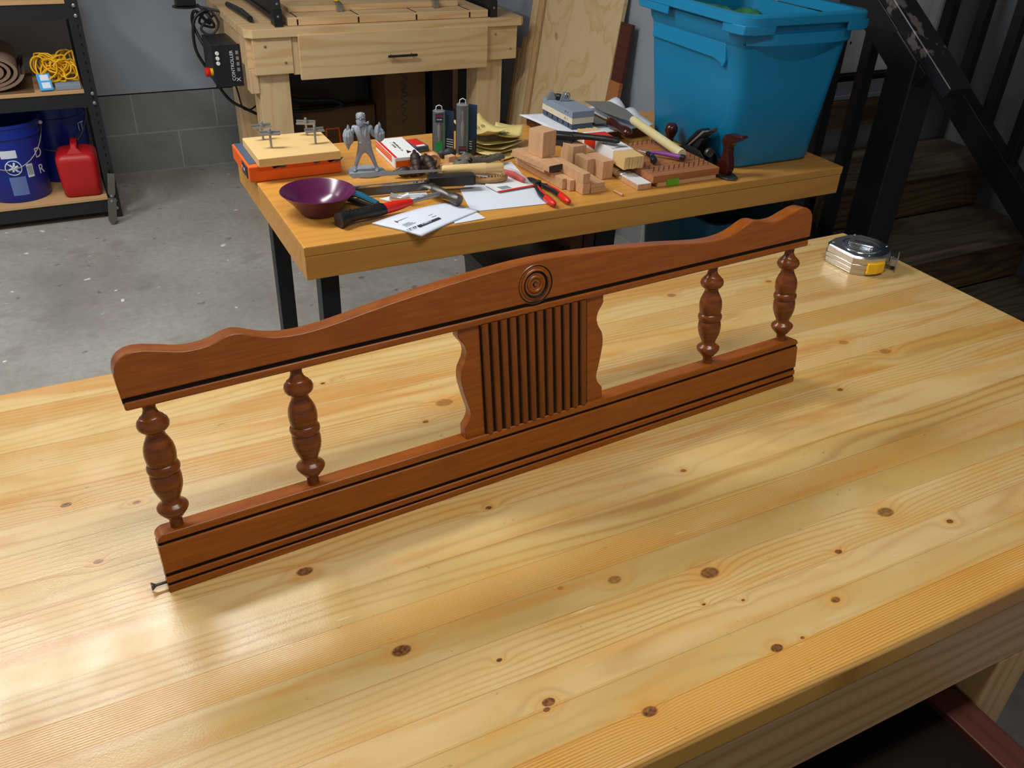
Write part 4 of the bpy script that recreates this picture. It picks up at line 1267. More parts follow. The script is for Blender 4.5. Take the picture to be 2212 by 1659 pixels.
# --- blister pack with red tool
bp = thing('blister_pack', 'white and red blister card with a small red tool, on the large paper sheet', 'package', (1.03, 2.0, .8))
bm = new(); prism(bm, [(.962, 1.990), (.972, 1.930), (1.088, 1.940), (1.100, 1.955), (1.070, 2.105), (1.035, 2.110)], .8046, .8054)
obj('card', bm, MAT['white'], bp, world=True)
bm = new(); prism(bm, [(.971, 1.936), (.972, 1.929), (1.089, 1.939), (1.100, 1.953), (1.086, 1.948)], .8050, .8060)
obj('red_edge', bm, MAT['red'], bp, world=True)
bm = new(); prism(bm, [(.984, 1.965), (.990, 1.944), (1.020, 1.946), (1.014, 1.967)], .8055, .8058)
obj('printed_picture', bm, MAT['stone_grey'], bp, world=True)
bm = new(); tube(bm, [(1.046, 2.062, .812), (1.060, 2.015, .814), (1.068, 1.970, .812)], [.006, .0085, .0065], 12)
obj('red_tool', bm, MAT['red'], bp, world=True, smooth=50)
bm = new(); tube(bm, spline([(1.042, 2.085, .8135), (1.052, 2.060, .815), (1.062, 2.010, .817), (1.072, 1.955, .813)], 4), [.005, .008, .011, .0125, .0125, .0125, .0125, .0125, .0125, .0115, .010, .008, .005], 14, flatz=.75)
obj('clear_bubble', bm, MAT['clear'], bp, world=True, smooth=50)

# --- red handled pliers
pr = thing('pliers', 'pliers with red and black handles at the front left of the beech blocks', 'pliers', (1.09, 1.88, .8))
bm = new(); tube(bm, spline([(1.092, 1.992, .809), (1.093, 1.965, .811), (1.092, 1.935, .811)], 3), [.004, .006, .0085, .0095, .0095, .0085, .006], 10, flatz=.6)
lathe(bm, [(.009, 0), (.009, .016)], 16, 0, Tz(1.0925, 1.937, .803))
obj('jaws', bm, MAT['black'], pr, world=True, smooth=40)
for pts in ([(1.089, 1.940, .811), (1.075, 1.905, .811), (1.064, 1.865, .811), (1.062, 1.830, .811)], [(1.096, 1.940, .811), (1.105, 1.905, .811), (1.108, 1.865, .811), (1.106, 1.832, .811)]):
    bm = new(); tube(bm, spline(pts, 4), [.005]*3+[.0075]*4+[.0085]*6, 12); h_ = obj('handle', bm, MAT['black'], pr, world=True, smooth=50)
    a, b = Vector(pts[-1]), Vector(pts[-1])-Vector(pts[-2])
    b.normalize()
    bm = new(); tube(bm, [a-b*.006, a+b*.010, a+b*.030, a+b*.042, a+b*.046], [.0088, .0092, .0085, .0062, .0025], 12); obj('red_tip', bm, MAT['red'], h_, world=True, smooth=50)
    bm = new(); tube(bm, [Vector(pts[1])+Vector((0, 0, .0045)), Vector(pts[2])+Vector((0, 0, .0070)), a+Vector((0, 0, .0070))], .0032, 8); obj('red_stripe', bm, MAT['red'], h_, world=True, smooth=50)

# --- beech blocks
def block(x, y, z, a, w, d, h, lab, mat='beech_z', group='beech offcuts on the workbench'):
    bm = new(); box(bm, 0, w, 0, d, 0, h, 0, Tz(x, y, z, a))
    return tag(obj('wood_block', bm, MAT[mat], bevel=.0007), lab, 'wood block', group)
block(1.146, 1.900, .8003, 5, .012, .235, .0290, 'long low beech strip at the left of the beech block pile', 'beech')
block(1.160, 1.882, .8003, 5, .014, .20, .0290, 'upright beech slat, first from the left at the front of the block pile')
block(1.1775, 1.846, .8003, 4, .024, .19, .0290, 'lower beech bar carrying a taller one, at the front of the block pile', 'beech')
block(1.1775, 1.848, .8296, 4, .022, .16, .0260, 'beech bar lying on the lower bar at the front of the block pile')
block(1.2045, 1.846, .8003, 3, .046, .125, .0125, 'flat beech offcut at the front right foot of the block pile', 'beech')
block(1.2045, 1.850, .8131, 1, .044, .120, .0120, 'flat beech offcut lying on the front right foot of the pile', 'beech')
block(1.122, 1.960, .8296, 6, .052, .165, .0070, 'thin beech slat under the board that carries the cube', 'beech')
o = block(1.126, 1.940, .8370, 10, .058, .165, .0170, 'flat beech board with a dark painted end, directly under the cube', 'beech')
bm = new(); box(bm, .0005, .0575, -.0008, 0, .001, .016, 0, Tz(1.126, 1.940, .8370, 10)); obj('painted_end', bm, MAT['charcoal'], o)
block(1.139, 2.004, .8544, 16, .050, .056, .0690, 'tall beech cube on top of the block pile')
block(1.255, 2.035, .8003, 8, .048, .055, .0640, 'square beech block behind the cube, under the black brush')
block(1.2905, 1.930, .8003, 6, .036, .080, .0500, 'stout beech block at the right of the pile, beside the metal tipped dowel')
block(1.262, 1.965, .8003, 6, .024, .060, .0480, 'narrow beech block between the stout block and the pile')

# --- black brush
bs = thing('bench_brush', 'black plastic bench brush lying over the beech blocks', 'brush', (1.3, 2.06, .86))
Mb2, Lb = along((1.225, 2.135, .872), (1.370, 1.968, .886))
bm = new(); box(bm, 0, .085, -.020, .020, -.004, .012, 0, Mb2)
obj('head', bm, MAT['black'], bs, world=True, bevel=0.005, seg=3, smooth=40)
bm = new(); box(bm, .004, .080, -.017, .017, -.022, -.004, 0, Mb2)
obj('bristles', bm, MAT['charcoal'], bs, world=True)
bm = new(); tube(bm, [(.078, 0, .004), (.100, 0, .006), (.130, 0, .006), (.170, 0, .005), (.205, 0, .003), (.215, 0, .002)], [.017, .0125, .0105, .0115, .0125, .007], 14, M=Mb2, flatz=.75)
obj('handle', bm, MAT['black'], bs, world=True, smooth=50)
bm = new(); ball(bm, (.186, 0, .0118), (.009, .0045, .0012), M=Mb2, n=12); obj('hanging_hole', bm, MAT['glaze'], bs, world=True, smooth=50)

# --- bundle of shims
sh = thing('shim_bundle', 'bundle of pale wood shims in a white and red wrapper', 'shims', (1.37, 2.04, .84))
Mw, Lw = along((1.362, 1.888, .8520), (1.372, 2.165, .8560))
for i in range(7):
    bm = new()
    y0 = -.031+.009*i
    box(bm, .0+.004*rnd.random(), .265+.01*rnd.random(), y0, y0+.0082, -.018+.002*rnd.random(), .017, 0, Mw)
    obj('shim', bm, MAT['lightwood'], sh, world=True, bevel=0.0006)
bm = new(); box(bm, .060, .235, -.0322, .0328, -.0185, .0182, 0, Mw)
obj('wrapper', bm, MAT['white'], sh, world=True, bevel=0.001)
bm = new(); box(bm, .160, .222, -.0326, .0332, -.010, .0186, 0, Mw)
obj('red_panel', bm, MAT['red'], sh, world=True)
glyphs('printed_line', 8, .012, MAT['ink'], sh, Mw @ Matrix.Translation((.128, .0, .0184)) @ Matrix.Rotation(R(90), 4, 'Z'), world=True)
for i in range(3):
    bm = new(); box(bm, .078+.004*i, .0795+.004*i, -.026, .026-.01*i, .0183, .0186, 0, Mw); obj('printed_line', bm, MAT['ink'], sh, world=True)

# --- brown box, towel, stones, guides, hand saws
bb = thing('wooden_tray', 'low dark brown wooden box under the white towel at the back of the workbench', 'box', (1.54, 2.35, .8))
bm = new(); box(bm, 1.34, 1.665, 2.235, 2.475, .8003, .828)
obj('body', bm, MAT['redbrown'], bb, world=True, bevel=0.002)
bm = new(); n = 20; G = []
for i in range(n+1):
    row = []
    for j in range(n+1):
        s, t = i/n, j/n
        x = 1.314+.356*s+.014*math.sin(3*t); y = 2.222+.258*t-.012*math.sin(5*s)
        z = .8315+.003*math.sin(7*s+3*t)*(1-abs(2*t-1))+.042*max(0, s-.74)*4*max(0, t-.25)*abs(math.sin(9*t))+.002*math.sin(16*s)*(t < .1)
        if s > .97: z += .004
        row.append(bm.verts.new((x, y, z)))
    G.append(row)
for i in range(n):
    for j in range(n): bm.faces.new((G[i][j], G[i+1][j], G[i+1][j+1], G[i][j+1]))
o = obj('towel', bm, MAT['towel'], smooth=70)
m_ = o.modifiers.new('thick', 'SOLIDIFY'); m_.thickness = .003; m_.offset = 0.3
tag(o, 'white terry towel spread over the brown box under the sharpening stone', 'towel')
ss = thing('sharpening_stone', 'two tone grey and cream sharpening stone in a blue base on the white towel', 'stone', (1.42, 2.36, .835))
Mst = Tz(1.386, 2.268, .8362, 0)
for nm, z0, z1, mt, ins in (('base', 0, .0150, 'stone_blue', .0015), ('cream_layer', .0153, .0335, 'stone_cream', 0), ('grey_layer', .0336, .0530, 'stone_grey', 0)):
    bm = new(); box(bm, ins, .078-ins, ins, .190-ins, z0, z1, 0, Mst); obj(nm, bm, MAT[mt], ss, world=True, bevel=0.001)
for i in range(5):
    bm = new(); box(bm, -.0002, .0016, .020+.034*i, .022+.034*i, .004, .0150, 0, Mst); obj('base_notch', bm, MAT['glaze'], ss, world=True)
glyphs('printed_line', 4, .009, MAT['ink'], ss, Mst @ Matrix.Translation((-.0003, .035, .044)) @ Matrix.Rotation(R(-90), 4, 'Z') @ Matrix.Rotation(R(90), 4, 'X'), world=True)
glyphs('printed_line', 4, .009, MAT['ink'], ss, Mst @ Matrix.Translation((-.0003, .035, .024)) @ Matrix.Rotation(R(-90), 4, 'Z') @ Matrix.Rotation(R(90), 4, 'X'), world=True)
hg = thing('honing_guide', 'small grey metal honing guide sitting on top of the sharpening stone', 'honing guide', (1.42, 2.41, .889))
for dx, dy in ((0, .030), (.030, 0)):
    bm = new()
    M = Tz(1.398+dx, 2.392+dy, .8896, -20)
    prism(bm, [(-.016, 0), (.016, 0), (.012, .012), (.004, .026), (-.006, .026), (-.014, .010)], -.006, .006, 0, M @ Matrix.Rotation(R(90), 4, 'X'))
    obj('cheek', bm, MAT['zinc'], hg, world=True, bevel=0.0015)
bm = new(); tube(bm, [(1.392, 2.430, .905), (1.436, 2.384, .905)], .0035, 10); lathe(bm, [(.010, -.006), (.010, .006)], 20, 0, axis_z((1.414, 2.407, .8995), (1.44, 2.38, .8995))[0])
obj('roller', bm, MAT['black'], hg, world=True, smooth=40)
bm = new(); tube(bm, [(1.434+.009*math.cos(R(q)), 2.386, .906+.009*math.sin(R(q))) for q in range(0, 360, 30)], .0016, 6, closed=True)
obj('knurled_knob', bm, MAT['steel'], hg, world=True, smooth=40)

gs = thing('brass_backed_saw', 'small brass backed saw with dark round handle lying on the white towel', 'saw', (1.54, 2.3, .84))
Mg, Lg = along((1.522, 2.262, .8460), (1.530, 2.480, .8440))
bm = new(); box(bm, 0, Lg, -.004, .004, -.0035, .0035, 0, Mg); obj('brass_back', bm, MAT['brass'], gs, world=True, bevel=0.001)
bm = new(); box(bm, .004, Lg, .004, .048, -.0004, .0004, 0, Mg); obj('blade', bm, MAT['steel'], gs, world=True)
Mk, _ = axis_z((1.524, 2.285, .851), (1.500, 2.108, .8505))
bm = new(); lathe(bm, [(.0062, 0), (.0072, .003), (.0045, .008), (.0045, .014), (.0075, .018), (.0075, .022)], 16, 0, Mk); obj('brass_ferrule', bm, MAT['brass'], gs, world=True, smooth=40)
bm = new(); lathe(bm, [(.012, .022), (.0155, .030), (.0165, .044), (.0150, .060), (.0125, .078), (.0120, .095), (.0150, .115), (.0175, .135), (.0170, .150), (.0110, .162), (0, .166)], 24, 0, Mk); obj('handle', bm, MAT['rosewood'], gs, world=True, smooth=50)

fs = thing('flush_saw', 'wide bladed Japanese saw with long round cream handle lying over the nail board', 'saw', (1.56, 2.2, .86))
bm = new(); prism(bm, [(1.549, 2.470), (1.632, 2.440), (1.628, 2.330), (1.600, 2.228), (1.578, 2.205), (1.566, 2.207), (1.553, 2.250), (1.540, 2.340)], .8595, .8603)
obj('blade', bm, MAT['steel'], fs, world=True)
Mc2, Lc = axis_z((1.574, 2.218, .8640), (1.5345, 1.905, .8540))
bm = new(); lathe(bm, [(.007, 0), (.0115, .003), (.0130, .012), (.0132, Lc-.018), (.0138, Lc-.016), (.0138, Lc-.002), (.0132, Lc), (0, Lc)], 28, 0, Mc2)
obj('handle', bm, MAT['cream'], fs, world=True, smooth=40)

# --- nail board
nb = thing('nail_board', 'square cherry board ringed with rows of small nails at the right of the workbench', 'nail board', (1.5, 1.95, .8))
bm = new(); box(bm, 1.383, 1.607, 1.822, 2.100, .8135, .8335); obj('board', bm, MAT['cherry'], nb, world=True, bevel=.001)
bm = new(); box(bm, 1.402, 1.600, 1.8235, 2.08, .8003, .8133); obj('under_board', bm, MAT['beech'], nb, world=True, bevel=.001)
bm = new(); box(bm, 1.430, 1.470, 1.8205, 1.8232, .8010, .8200); obj('green_tape', bm, MAT['greentape'], nb, world=True)
bm = new(); tube(bm, [(0, 0, 0), (0, 0, .0120)], .0008, 5)
n0 = obj('nail', bm, MAT['dullsteel'], nb)
NI = nb.matrix_basis.inverted()
first = True
for side in range(4):
    for i in range(23):
        t = i/22
        x0, x1, y0, y1 = 1.402, 1.588, 1.852, 2.078
        off = .008*(i % 2)
        p = [(x0+(x1-x0)*t, y0+off), (x1-off, y0+(y1-y0)*t), (x1-(x1-x0)*t, y1-off), (x0+off, y1-(y1-y0)*t)][side]
        if side in (1, 3) and i in (0, 22): continue
        o = n0 if first else n0.copy()
        if not first: COL.objects.link(o)
        first = False
        o.parent = nb; o.location = NI @ Vector((p[0], p[1], .8335))
bm = new(); box(bm, 1.336, 1.380, 1.823, 1.930, .8003, .8150)
o = tag(obj('wood_block', bm, MAT['beech_z'], bevel=.0006), 'small pale block with white top at the left front of the nail board', 'wood block')
bm = new(); box(bm, 1.3365, 1.3795, 1.8235, 1.9295, .8151, .8162); obj('white_face', bm, MAT['white'], o)
tg = thing('tipped_dowel', 'short thick dowel with a chrome end cap lying under the shim bundle', 'dowel', (1.34, 1.93, .8))
m_, l_ = axis_z((1.345, 1.985, .8125), (1.3435, 1.900, .8125))
bm = new(); lathe(bm, [(.0115, 0), (.0115, .060)], 20, 0, m_); obj('dowel', bm, MAT['lightwood'], tg, world=True, smooth=40)
bm = new(); lathe(bm, [(.0120, .060), (.0122, .078), (.0110, .081), (0, .0812)], 20, 0, m_); obj('end_cap', bm, MAT['chrome'], tg, world=True, smooth=40)
bm = new(); tube(bm, [(1.270, 1.836, .8035), (1.274, 1.800, .8035)], .0032, 10)
tag(obj('thin_dowel', bm, MAT['beech'], smooth=50), 'thin short dowel lying alone in front of the beech blocks', 'dowel')

# --- purple pliers on the nail board
pp2 = thing('round_nose_pliers', 'small purple and black handled pliers lying on the nail board', 'pliers', (1.48, 1.93, .835))
bm = new(); tube(bm, [(1.445, 1.996, .847), (1.458, 1.970, .847)], [.0008, .0036], 8); tube(bm, [(1.450, 1.998, .847), (1.461, 1.970, .847)], [.0008, .0036], 8)
lathe(bm, [(.0065, 0), (.0065, .008)], 14, 0, Tz(1.461, 1.965, .843)); obj('jaws', bm, MAT['steel'], pp2, world=True, smooth=40)
for pts, tip in (([(1.464, 1.966, .847), (1.478, 1.958, .848), (1.500, 1.936, .848), (1.528, 1.896, .848)], 0), ([(1.459, 1.960, .847), (1.456, 1.938, .847), (1.446, 1.918, .847)], 1)):
    q = spline(pts, 4)
    bm = new(); tube(bm, q, [.0035+.0040*i/len(q) for i in range(len(q))], 10); h_ = obj('handle', bm, MAT['purple'], pp2, world=True, smooth=50)
    a, b = q[-1], (q[-1]-q[-2]).normalized()
    k = (-.004, .006, .010) if tip == 0 else (-.014, .018, .024)
    bm = new(); tube(bm, [a+b*k[0], a+b*k[1], a+b*k[2]], [.0080, .0088 if tip == 0 else .0100, .006], 12); obj('black_tip', bm, MAT['black'], h_, world=True, smooth=50)
bm = new(); tube(bm, [(1.457, 1.961, .847), (1.4565, 1.944, .847)], .0068, 10); obj('black_guard', bm, MAT['black'], pp2, world=True, smooth=50)

# --- bench plane
pn = thing('bench_plane', 'iron bench plane with dark glossy wooden handles against the turquoise tote', 'hand plane', (1.64, 1.97, .8))
bm = new()
sole = [(1.614, 1.825), (1.622, 1.800), (1.640, 1.790), (1.660, 1.800), (1.669, 1.825), (1.673, 2.12), (1.665, 2.145), (1.650, 2.152), (1.634, 2.145), (1.621, 2.12)]
prism(bm, sole, .8003, .806)
obj('sole', bm, MAT['dullsteel'], pn, world=True, bevel=.0015)
for s, x in ((-1, 1.6165), (1, 1.6660)):
    bm = new(); prism(bm, [(1.87, .806), (2.10, .806), (2.06, .822), (1.985, .848), (1.930, .846), (1.89, .820)], x, x+.004, 0, YZ); obj('side_wall', bm, MAT['blackmetal'], pn, world=True, bevel=.001)
bm = new(); prism(bm, [(1.975, .812), (2.03, .812), (1.955, .876), (1.935, .878)], 1.628, 1.660, 0, YZ); obj('frog', bm, MAT['blackmetal'], pn, world=True, bevel=.002)
bm = new(); prism(bm, [(2.030, .806), (2.034, .806), (1.938, .902), (1.930, .900)], 1.622, 1.665, 0, YZ); obj('blade', bm, MAT['steel'], pn, world=True)
bm = new(); prism(bm, [(2.036, .815), (2.042, .820), (1.975, .892), (1.955, .903), (1.944, .903), (1.962, .890)], 1.630, 1.658, 0, YZ); obj('lever_cap', bm, MAT['blackmetal'], pn, world=True, bevel=.002)
bm = new(); tube(bm, [(1.643, 1.935, .900), (1.643, 1.905, .912)], [.003, .006], 8); obj('lateral_lever', bm, MAT['dullsteel'], pn, world=True, smooth=40)
m_, _ = axis_z((1.643, 1.925, .842), (1.643, 1.905, .842))
bm = new(); lathe(bm, [(.004, -.01), (.013, 0), (.0135, .003), (.0135, .010), (.012, .012), (.006, .010), (0, .010)], 24, 0, m_); obj('depth_wheel', bm, MAT['brass_old'] if 'brass_old' in MAT else MAT['dullsteel'], pn, world=True, smooth=40)
tp_ = [(1.822, .806), (1.872, .806), (1.868, .822), (1.856, .842), (1.850, .862), (1.852, .880), (1.862, .898), (1.852, .914), (1.835, .922), (1.812, .922), (1.785, .928), (1.780, .924), (1.802, .908), (1.822, .898), (1.830, .884), (1.828, .866), (1.820, .846), (1.815, .826)]
bm = new(); prism(bm, tp_, 1.631, 1.655, 0, YZ)
obj('rear_handle', bm, MAT['rosewood'], pn, world=True, bevel=.007, seg=4, smooth=60)
bm = new(); lathe(bm, [(.013, 0), (.0145, .004), (.0105, .014), (.0100, .022), (.0150, .034), (.0195, .046), (.0190, .058), (.0125, .067), (0, .070)], 28, 0, Tz(1.6465, 2.112, .806)); obj('front_knob', bm, MAT['rosewood'], pn, world=True, smooth=50)

# ------------------------------------------------------------------ under the workbench
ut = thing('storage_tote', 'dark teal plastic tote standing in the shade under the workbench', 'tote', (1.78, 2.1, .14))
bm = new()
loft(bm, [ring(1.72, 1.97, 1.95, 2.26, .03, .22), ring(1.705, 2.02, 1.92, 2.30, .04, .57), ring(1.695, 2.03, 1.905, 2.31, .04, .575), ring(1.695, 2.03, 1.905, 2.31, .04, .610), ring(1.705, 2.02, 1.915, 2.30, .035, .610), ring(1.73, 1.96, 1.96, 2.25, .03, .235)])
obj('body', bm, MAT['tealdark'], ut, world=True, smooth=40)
bm = new(); box(bm, 1.72, 1.98, 1.94, 2.28, .0, .2195)
tag(obj('wooden_crate', bm, MAT['cardboard']), 'plain box under the dark teal tote below the workbench', 'box')
sb2 = thing('storage_bin', 'black lidded bin under the middle of the workbench', 'bin', (1.25, 2.2, 0))
bm = new(); loft(bm, [ring(1.10, 1.32, 2.06, 2.36, .03, .0), ring(1.07, 1.35, 2.03, 2.39, .04, .44)]); obj('body', bm, MAT['black'], sb2, world=True, smooth=40)
bm = new(); loft(bm, [ring(1.06, 1.36, 2.02, 2.40, .04, .4405), ring(1.06, 1.36, 2.02, 2.40, .04, .465), ring(1.09, 1.33, 2.05, 2.37, .03, .485)]); obj('lid', bm, MAT['black'], sb2, world=True, smooth=40)
for i, (x, w, mt, lab) in enumerate(((1.375, .045, 'cardboard', 'brown board standing next to the black bin under the workbench'), (1.425, .04, 'redbrown', 'dark red brown board standing under the workbench'), (1.47, .075, 'black', 'black panel standing under the workbench left of the open floor'))):
    bm = new(); box(bm, x, x+w, 2.20, 2.42, 0, .56); tag(obj('leaning_board', bm, MAT[mt], bevel=.002), lab, 'board')

# ------------------------------------------------------------------ CNC table
ct = thing('machine_table', 'pale pine table with a wide drawer carrying the router machine, against the back wall', 'table', (1.42, 4.3, 0))
bm = new(); prism(bm, [(.785, 3.915), (2.065, 3.915), (2.082, 3.93), (2.082, 4.80), (.755, 4.80), (.755, 3.945)], .822, .858)
obj('tabletop', bm, MAT['cnc'], ct, world=True, bevel=.002)
for x, y in ((.802, 3.965), (1.858, 3.965), (.802, 4.50), (1.858, 4.50)):
    bm = new(); box(bm, x, x+.135, y, y+.035, 0, .8215); box(bm, x, x+.038, y+.0355, y+.125, 0, .8215)
    obj('leg', bm, MAT['cnc_z'], ct, world=True, bevel=.002)
for x0, x1 in ((.785, .953), (1.884, 2.052)):
    bm = new(); box(bm, x0, x1, 3.930, 3.9645, .668, .8215)
    p = obj('corner_board', bm, MAT['cnc'], ct, world=True, bevel=.002)
    for dx, dz in ((.052, .785), (.135, .715)):
        bm = new(); lathe(bm, [(.006, 0), (.006, .002), (0, .003)], 8, 0, Matrix.Translation((x0+dx, 3.930, dz)) @ Matrix.Rotation(R(90), 4, 'X'))
        obj('bolt_head', bm, MAT['steel'], p, world=True)
bm = new(); box(bm, .955, .982, 3.938, 3.9645, .66, .8215); obj('drawer_guide', bm, MAT['cnc_z'], ct, world=True)
bm = new(); box(bm, .978, 1.883, 3.905, 3.925, .642, .830)
dr = obj('drawer_front', bm, MAT['cnc'], ct, world=True, bevel=.002)
bm = new(); box(bm, 1.00, 1.86, 3.926, 4.40, .660, .80); obj('drawer_box', bm, MAT['cnc'], dr, world=True)
bm = new(); tube(bm, [(1.375, 3.882, .724), (1.515, 3.882, .724)], .0055, 10)
for x in (1.395, 1.495): tube(bm, [(x, 3.882, .724), (x, 3.906, .724)], .004, 8)
obj('handle', bm, MAT['black'], dr, world=True, smooth=40)
for x in (.764, 2.005):
    bm = new(); box(bm, x, x+.037, 3.966, 4.79, .69, .8215); obj('side_apron', bm, MAT['cnc'], ct, world=True, bevel=.002)
bm = new(); box(bm, .764, .801, 3.96, 4.04, .585, .689); obj('side_cleat', bm, MAT['cnc_z'], ct, world=True, bevel=.002)
for x in (.802, 1.90):
    bm = new(); box(bm, x+.0385, x+.075, 4.10, 4.50, .22, .31); obj('stretcher', bm, MAT['cnc'], ct, world=True, bevel=.002)

# machine
mc = thing('router_machine', 'black framed desktop router machine standing on the pale pine machine table', 'machine', (1.42, 4.3, .858))
def endplate(x0, x1):
    bm = new(); prism(bm, [(3.945, .8585), (4.02, .8585), (4.02, 1.10), (3.985, 1.10), (3.955, .985), (3.945, .93)], x0, x1, 0, YZ); return bm
for x0, x1 in ((.893, .925), (1.915, 1.947)):
    p = obj('end_plate', endplate(x0, x1), MAT['blackmetal'], mc, world=True, bevel=.002)
    for z in (.90, .95, .99):
        bm = new(); lathe(bm, [(.006, 0), (.005, .003), (0, .004)], 10, 0, Matrix.Translation(((x0+x1)/2, 3.945, z)) @ Matrix.Rotation(R(90), 4, 'X')); obj('bolt_head', bm, MAT['steel'], p, world=True)
    bm = new(); box(bm, x0-.002, x1+.002, 3.944, 3.9449, .8587, .93); obj('front_plate', bm, MAT['blackmetal'], p, world=True)
for x0, x1 in ((.896, .922), (1.918, 1.944)):
    bm = new(); box(bm, x0, x1, 4.021, 4.78, .875, .895); box(bm, x0, x1, 4.021, 4.78, .93, .955); box(bm, x0+.008, x1-.008, 4.021, 4.78, .896, .93)
    obj('rail', bm, MAT['blackmetal'], mc, world=True, bevel=.001)
bm = new(); box(bm, .926, 1.914, 4.52, 4.60, 1.02, 1.13); box(bm, 1.30, 1.45, 4.40, 4.52, .98, 1.25); obj('gantry', bm, MAT['black'], mc, world=True, bevel=.004)
bm = new(); box(bm, .95, 1.905, 3.952, 4.76, .8592, .893)
ws = obj('spoil_board', bm, MAT['cnc'], mc, world=True, bevel=.003)
for x in (.992, 1.266, 1.541, 1.808):
    bm = new(); box(bm, x-.003, x+.003, 3.9505, 3.9519, .862, .885); box(bm, x-.003, x+.003, 3.955, 4.75, .8931, .8936); obj('slot', bm, MAT['glaze'], ws, world=True)
bm = new(); box(bm, .985, 1.80, 4.07, 4.70, .8940, .917)
tag(obj('plywood_sheet', bm, MAT['cnc'], bevel=.001), 'pale plywood panel clamped flat on the router machine bed', 'plywood')
bm = new(); box(bm, 1.16, 1.62, 4.28, 4.40, .9175, .945); tag(obj('workpiece', bm, MAT['black'], bevel=.002), 'black block lying on the plywood panel on the router machine', 'workpiece')
for i, x in enumerate((1.21, 1.675)):
    c = thing('hold_down_clamp', ('left' if i == 0 else 'right')+' hold down clamp with yellow knob at the front of the plywood panel', 'clamp', (x, 4.05, .894), group='yellow knobbed clamps')
    bm = new(); box(bm, x-.012, x+.012, 4.035, 4.058, .8942, .925); box(bm, x-.012, x+.012, 4.040, 4.095, .925, .931); obj('bar', bm, MAT['steel'], c, world=True, bevel=.001)
    bm = new(); lathe(bm, [(.006, 0), (.014, .004), (.014, .013), (.009, .017), (0, .018)], 8, 0, Tz(x-.004, 4.07, .931)); obj('knob', bm, MAT['yellow'], c, world=True, bevel=.001)
bm = new(); tube(bm, [(.800, 4.47, .872), (.815, 4.25, .874), (.818, 4.075, .873)], [.012, .016, .0125], 12); tube(bm, [(.818, 4.09, .873), (.818, 4.055, .873)], .009, 10)
tag(obj('dust_hose', bm, MAT['black'], smooth=50), 'short black hose lying on the left edge of the machine table', 'hose')

# control box on the table side
kb = thing('control_box', 'black control box with white buttons and red stop knob on the machine table side', 'control box', (.70, 4.15, .60))
bm = new(); box(bm, .646, .757, 4.102, 4.36, .595, .766); obj('housing', bm, MAT['black'], kb, world=True, bevel=.003)
bm = new(); box(bm, .640, .762, 4.095, 4.1018, .590, .770); obj('front_panel', bm, MAT['blackmetal'], kb, world=True, bevel=.002)
for z in (.735, .714, .693):
    bm = new(); lathe(bm, [(.0085, 0), (.0085, .006), (.007, .008), (0, .008)], 14, 0, Matrix.Translation((.661, 4.095, z)) @ Matrix.Rotation(R(90), 4, 'X')); obj('button', bm, MAT['white'], kb, world=True, smooth=40)
MQ = Matrix.Translation((.640, 4.135, .650)) @ Matrix.Rotation(R(-90), 4, 'Y')
bm = new(); lathe(bm, [(.016, 0), (.016, .012)], 18, 0, MQ); obj('stop_collar', bm, MAT['yellow'], kb, world=True, smooth=40)
bm = new(); lathe(bm, [(.018, .0125), (.020, .018), (.020, .028), (.015, .033), (0, .034)], 18, 0, MQ); obj('stop_knob', bm, MAT['red'], kb, world=True, smooth=40)
text('lettering', 'CONTROLLER', .020, MAT['paper'], kb, Matrix.Translation((.722, 4.0945, .680)) @ Matrix.Rotation(R(90), 4, 'X') @ Matrix.Rotation(R(90), 4, 'Z'), world=True)
text('lettering', 'X', .026, MAT['paper'], kb, Matrix.Translation((.742, 4.0945, .620)) @ Matrix.Rotation(R(90), 4, 'X') @ Matrix.Rotation(R(90), 4, 'Z'), world=True)
for i in range(4):
    bm = new(); box(bm, .740, .752, 4.0940, 4.0948, .655+.024*i, .670+.024*i); obj('port_mark', bm, MAT['zinc'], kb, world=True)
bm = new(); tube(bm, spline([(.66, 4.38, .70), (.625, 4.42, .80), (.64, 4.40, .86), (.70, 4.42, .80), (.69, 4.40, .86), (.63, 4.40, .82), (.618, 4.40, .70), (.66, 4.40, .60), (.73, 4.38, .47), (.80, 4.36, .42), (.90, 4.34, .37), (1.0, 4.34, .35)], 6), .0072, 8)
tag(obj('power_cable', bm, MAT['black'], smooth=60), 'thick black cable looping from the control box down behind the table leg', 'cable')
bm = new(); tube(bm, spline([(.757, 4.33, .59), (.765, 4.30, .52), (.78, 4.30, .44), (.82, 4.33, .42), (.88, 4.36, .43), (.95, 4.36, .36)], 6), .0042, 8); 
tag(obj('signal_cable', bm, MAT['black'], smooth=60), 'thin black cable hanging below the control box', 'cable')
bm = new(); tube(bm, spline([(.66, 4.44, .88), (.70, 4.40, .83), (.72, 4.44, .78), (.66, 4.46, .80), (.70, 4.42, .86), (.74, 4.42, .80), (.70, 4.42, .75), (.66, 4.43, .78), (.73, 4.43, .84)], 5), .006, 7)
tag(obj('cable_bundle', bm, MAT['charcoal'], smooth=60), 'tangled dark cable bundle above the control box', 'cable')
vb = thing('black_device', 'small black box on a flat disc bracket above the control box, by the wall', 'device', (.60, 4.42, .87))
bm = new(); box(bm, .565, .650, 4.40, 4.47, .880, .99); obj('housing', bm, MAT['black'], vb, world=True, bevel=.004)
bm = new(); lathe(bm, [(.055, 0), (.058, .003), (.055, .006)], 24, 0, Tz(.605, 4.435, .872)); obj('bracket_disc', bm, MAT['black'], vb, world=True, smooth=40)
bm = new(); tube(bm, [(.66, 4.44, .872), (.764, 4.44, .845)], .006, 8); obj('arm', bm, MAT['dullsteel'], vb, world=True)

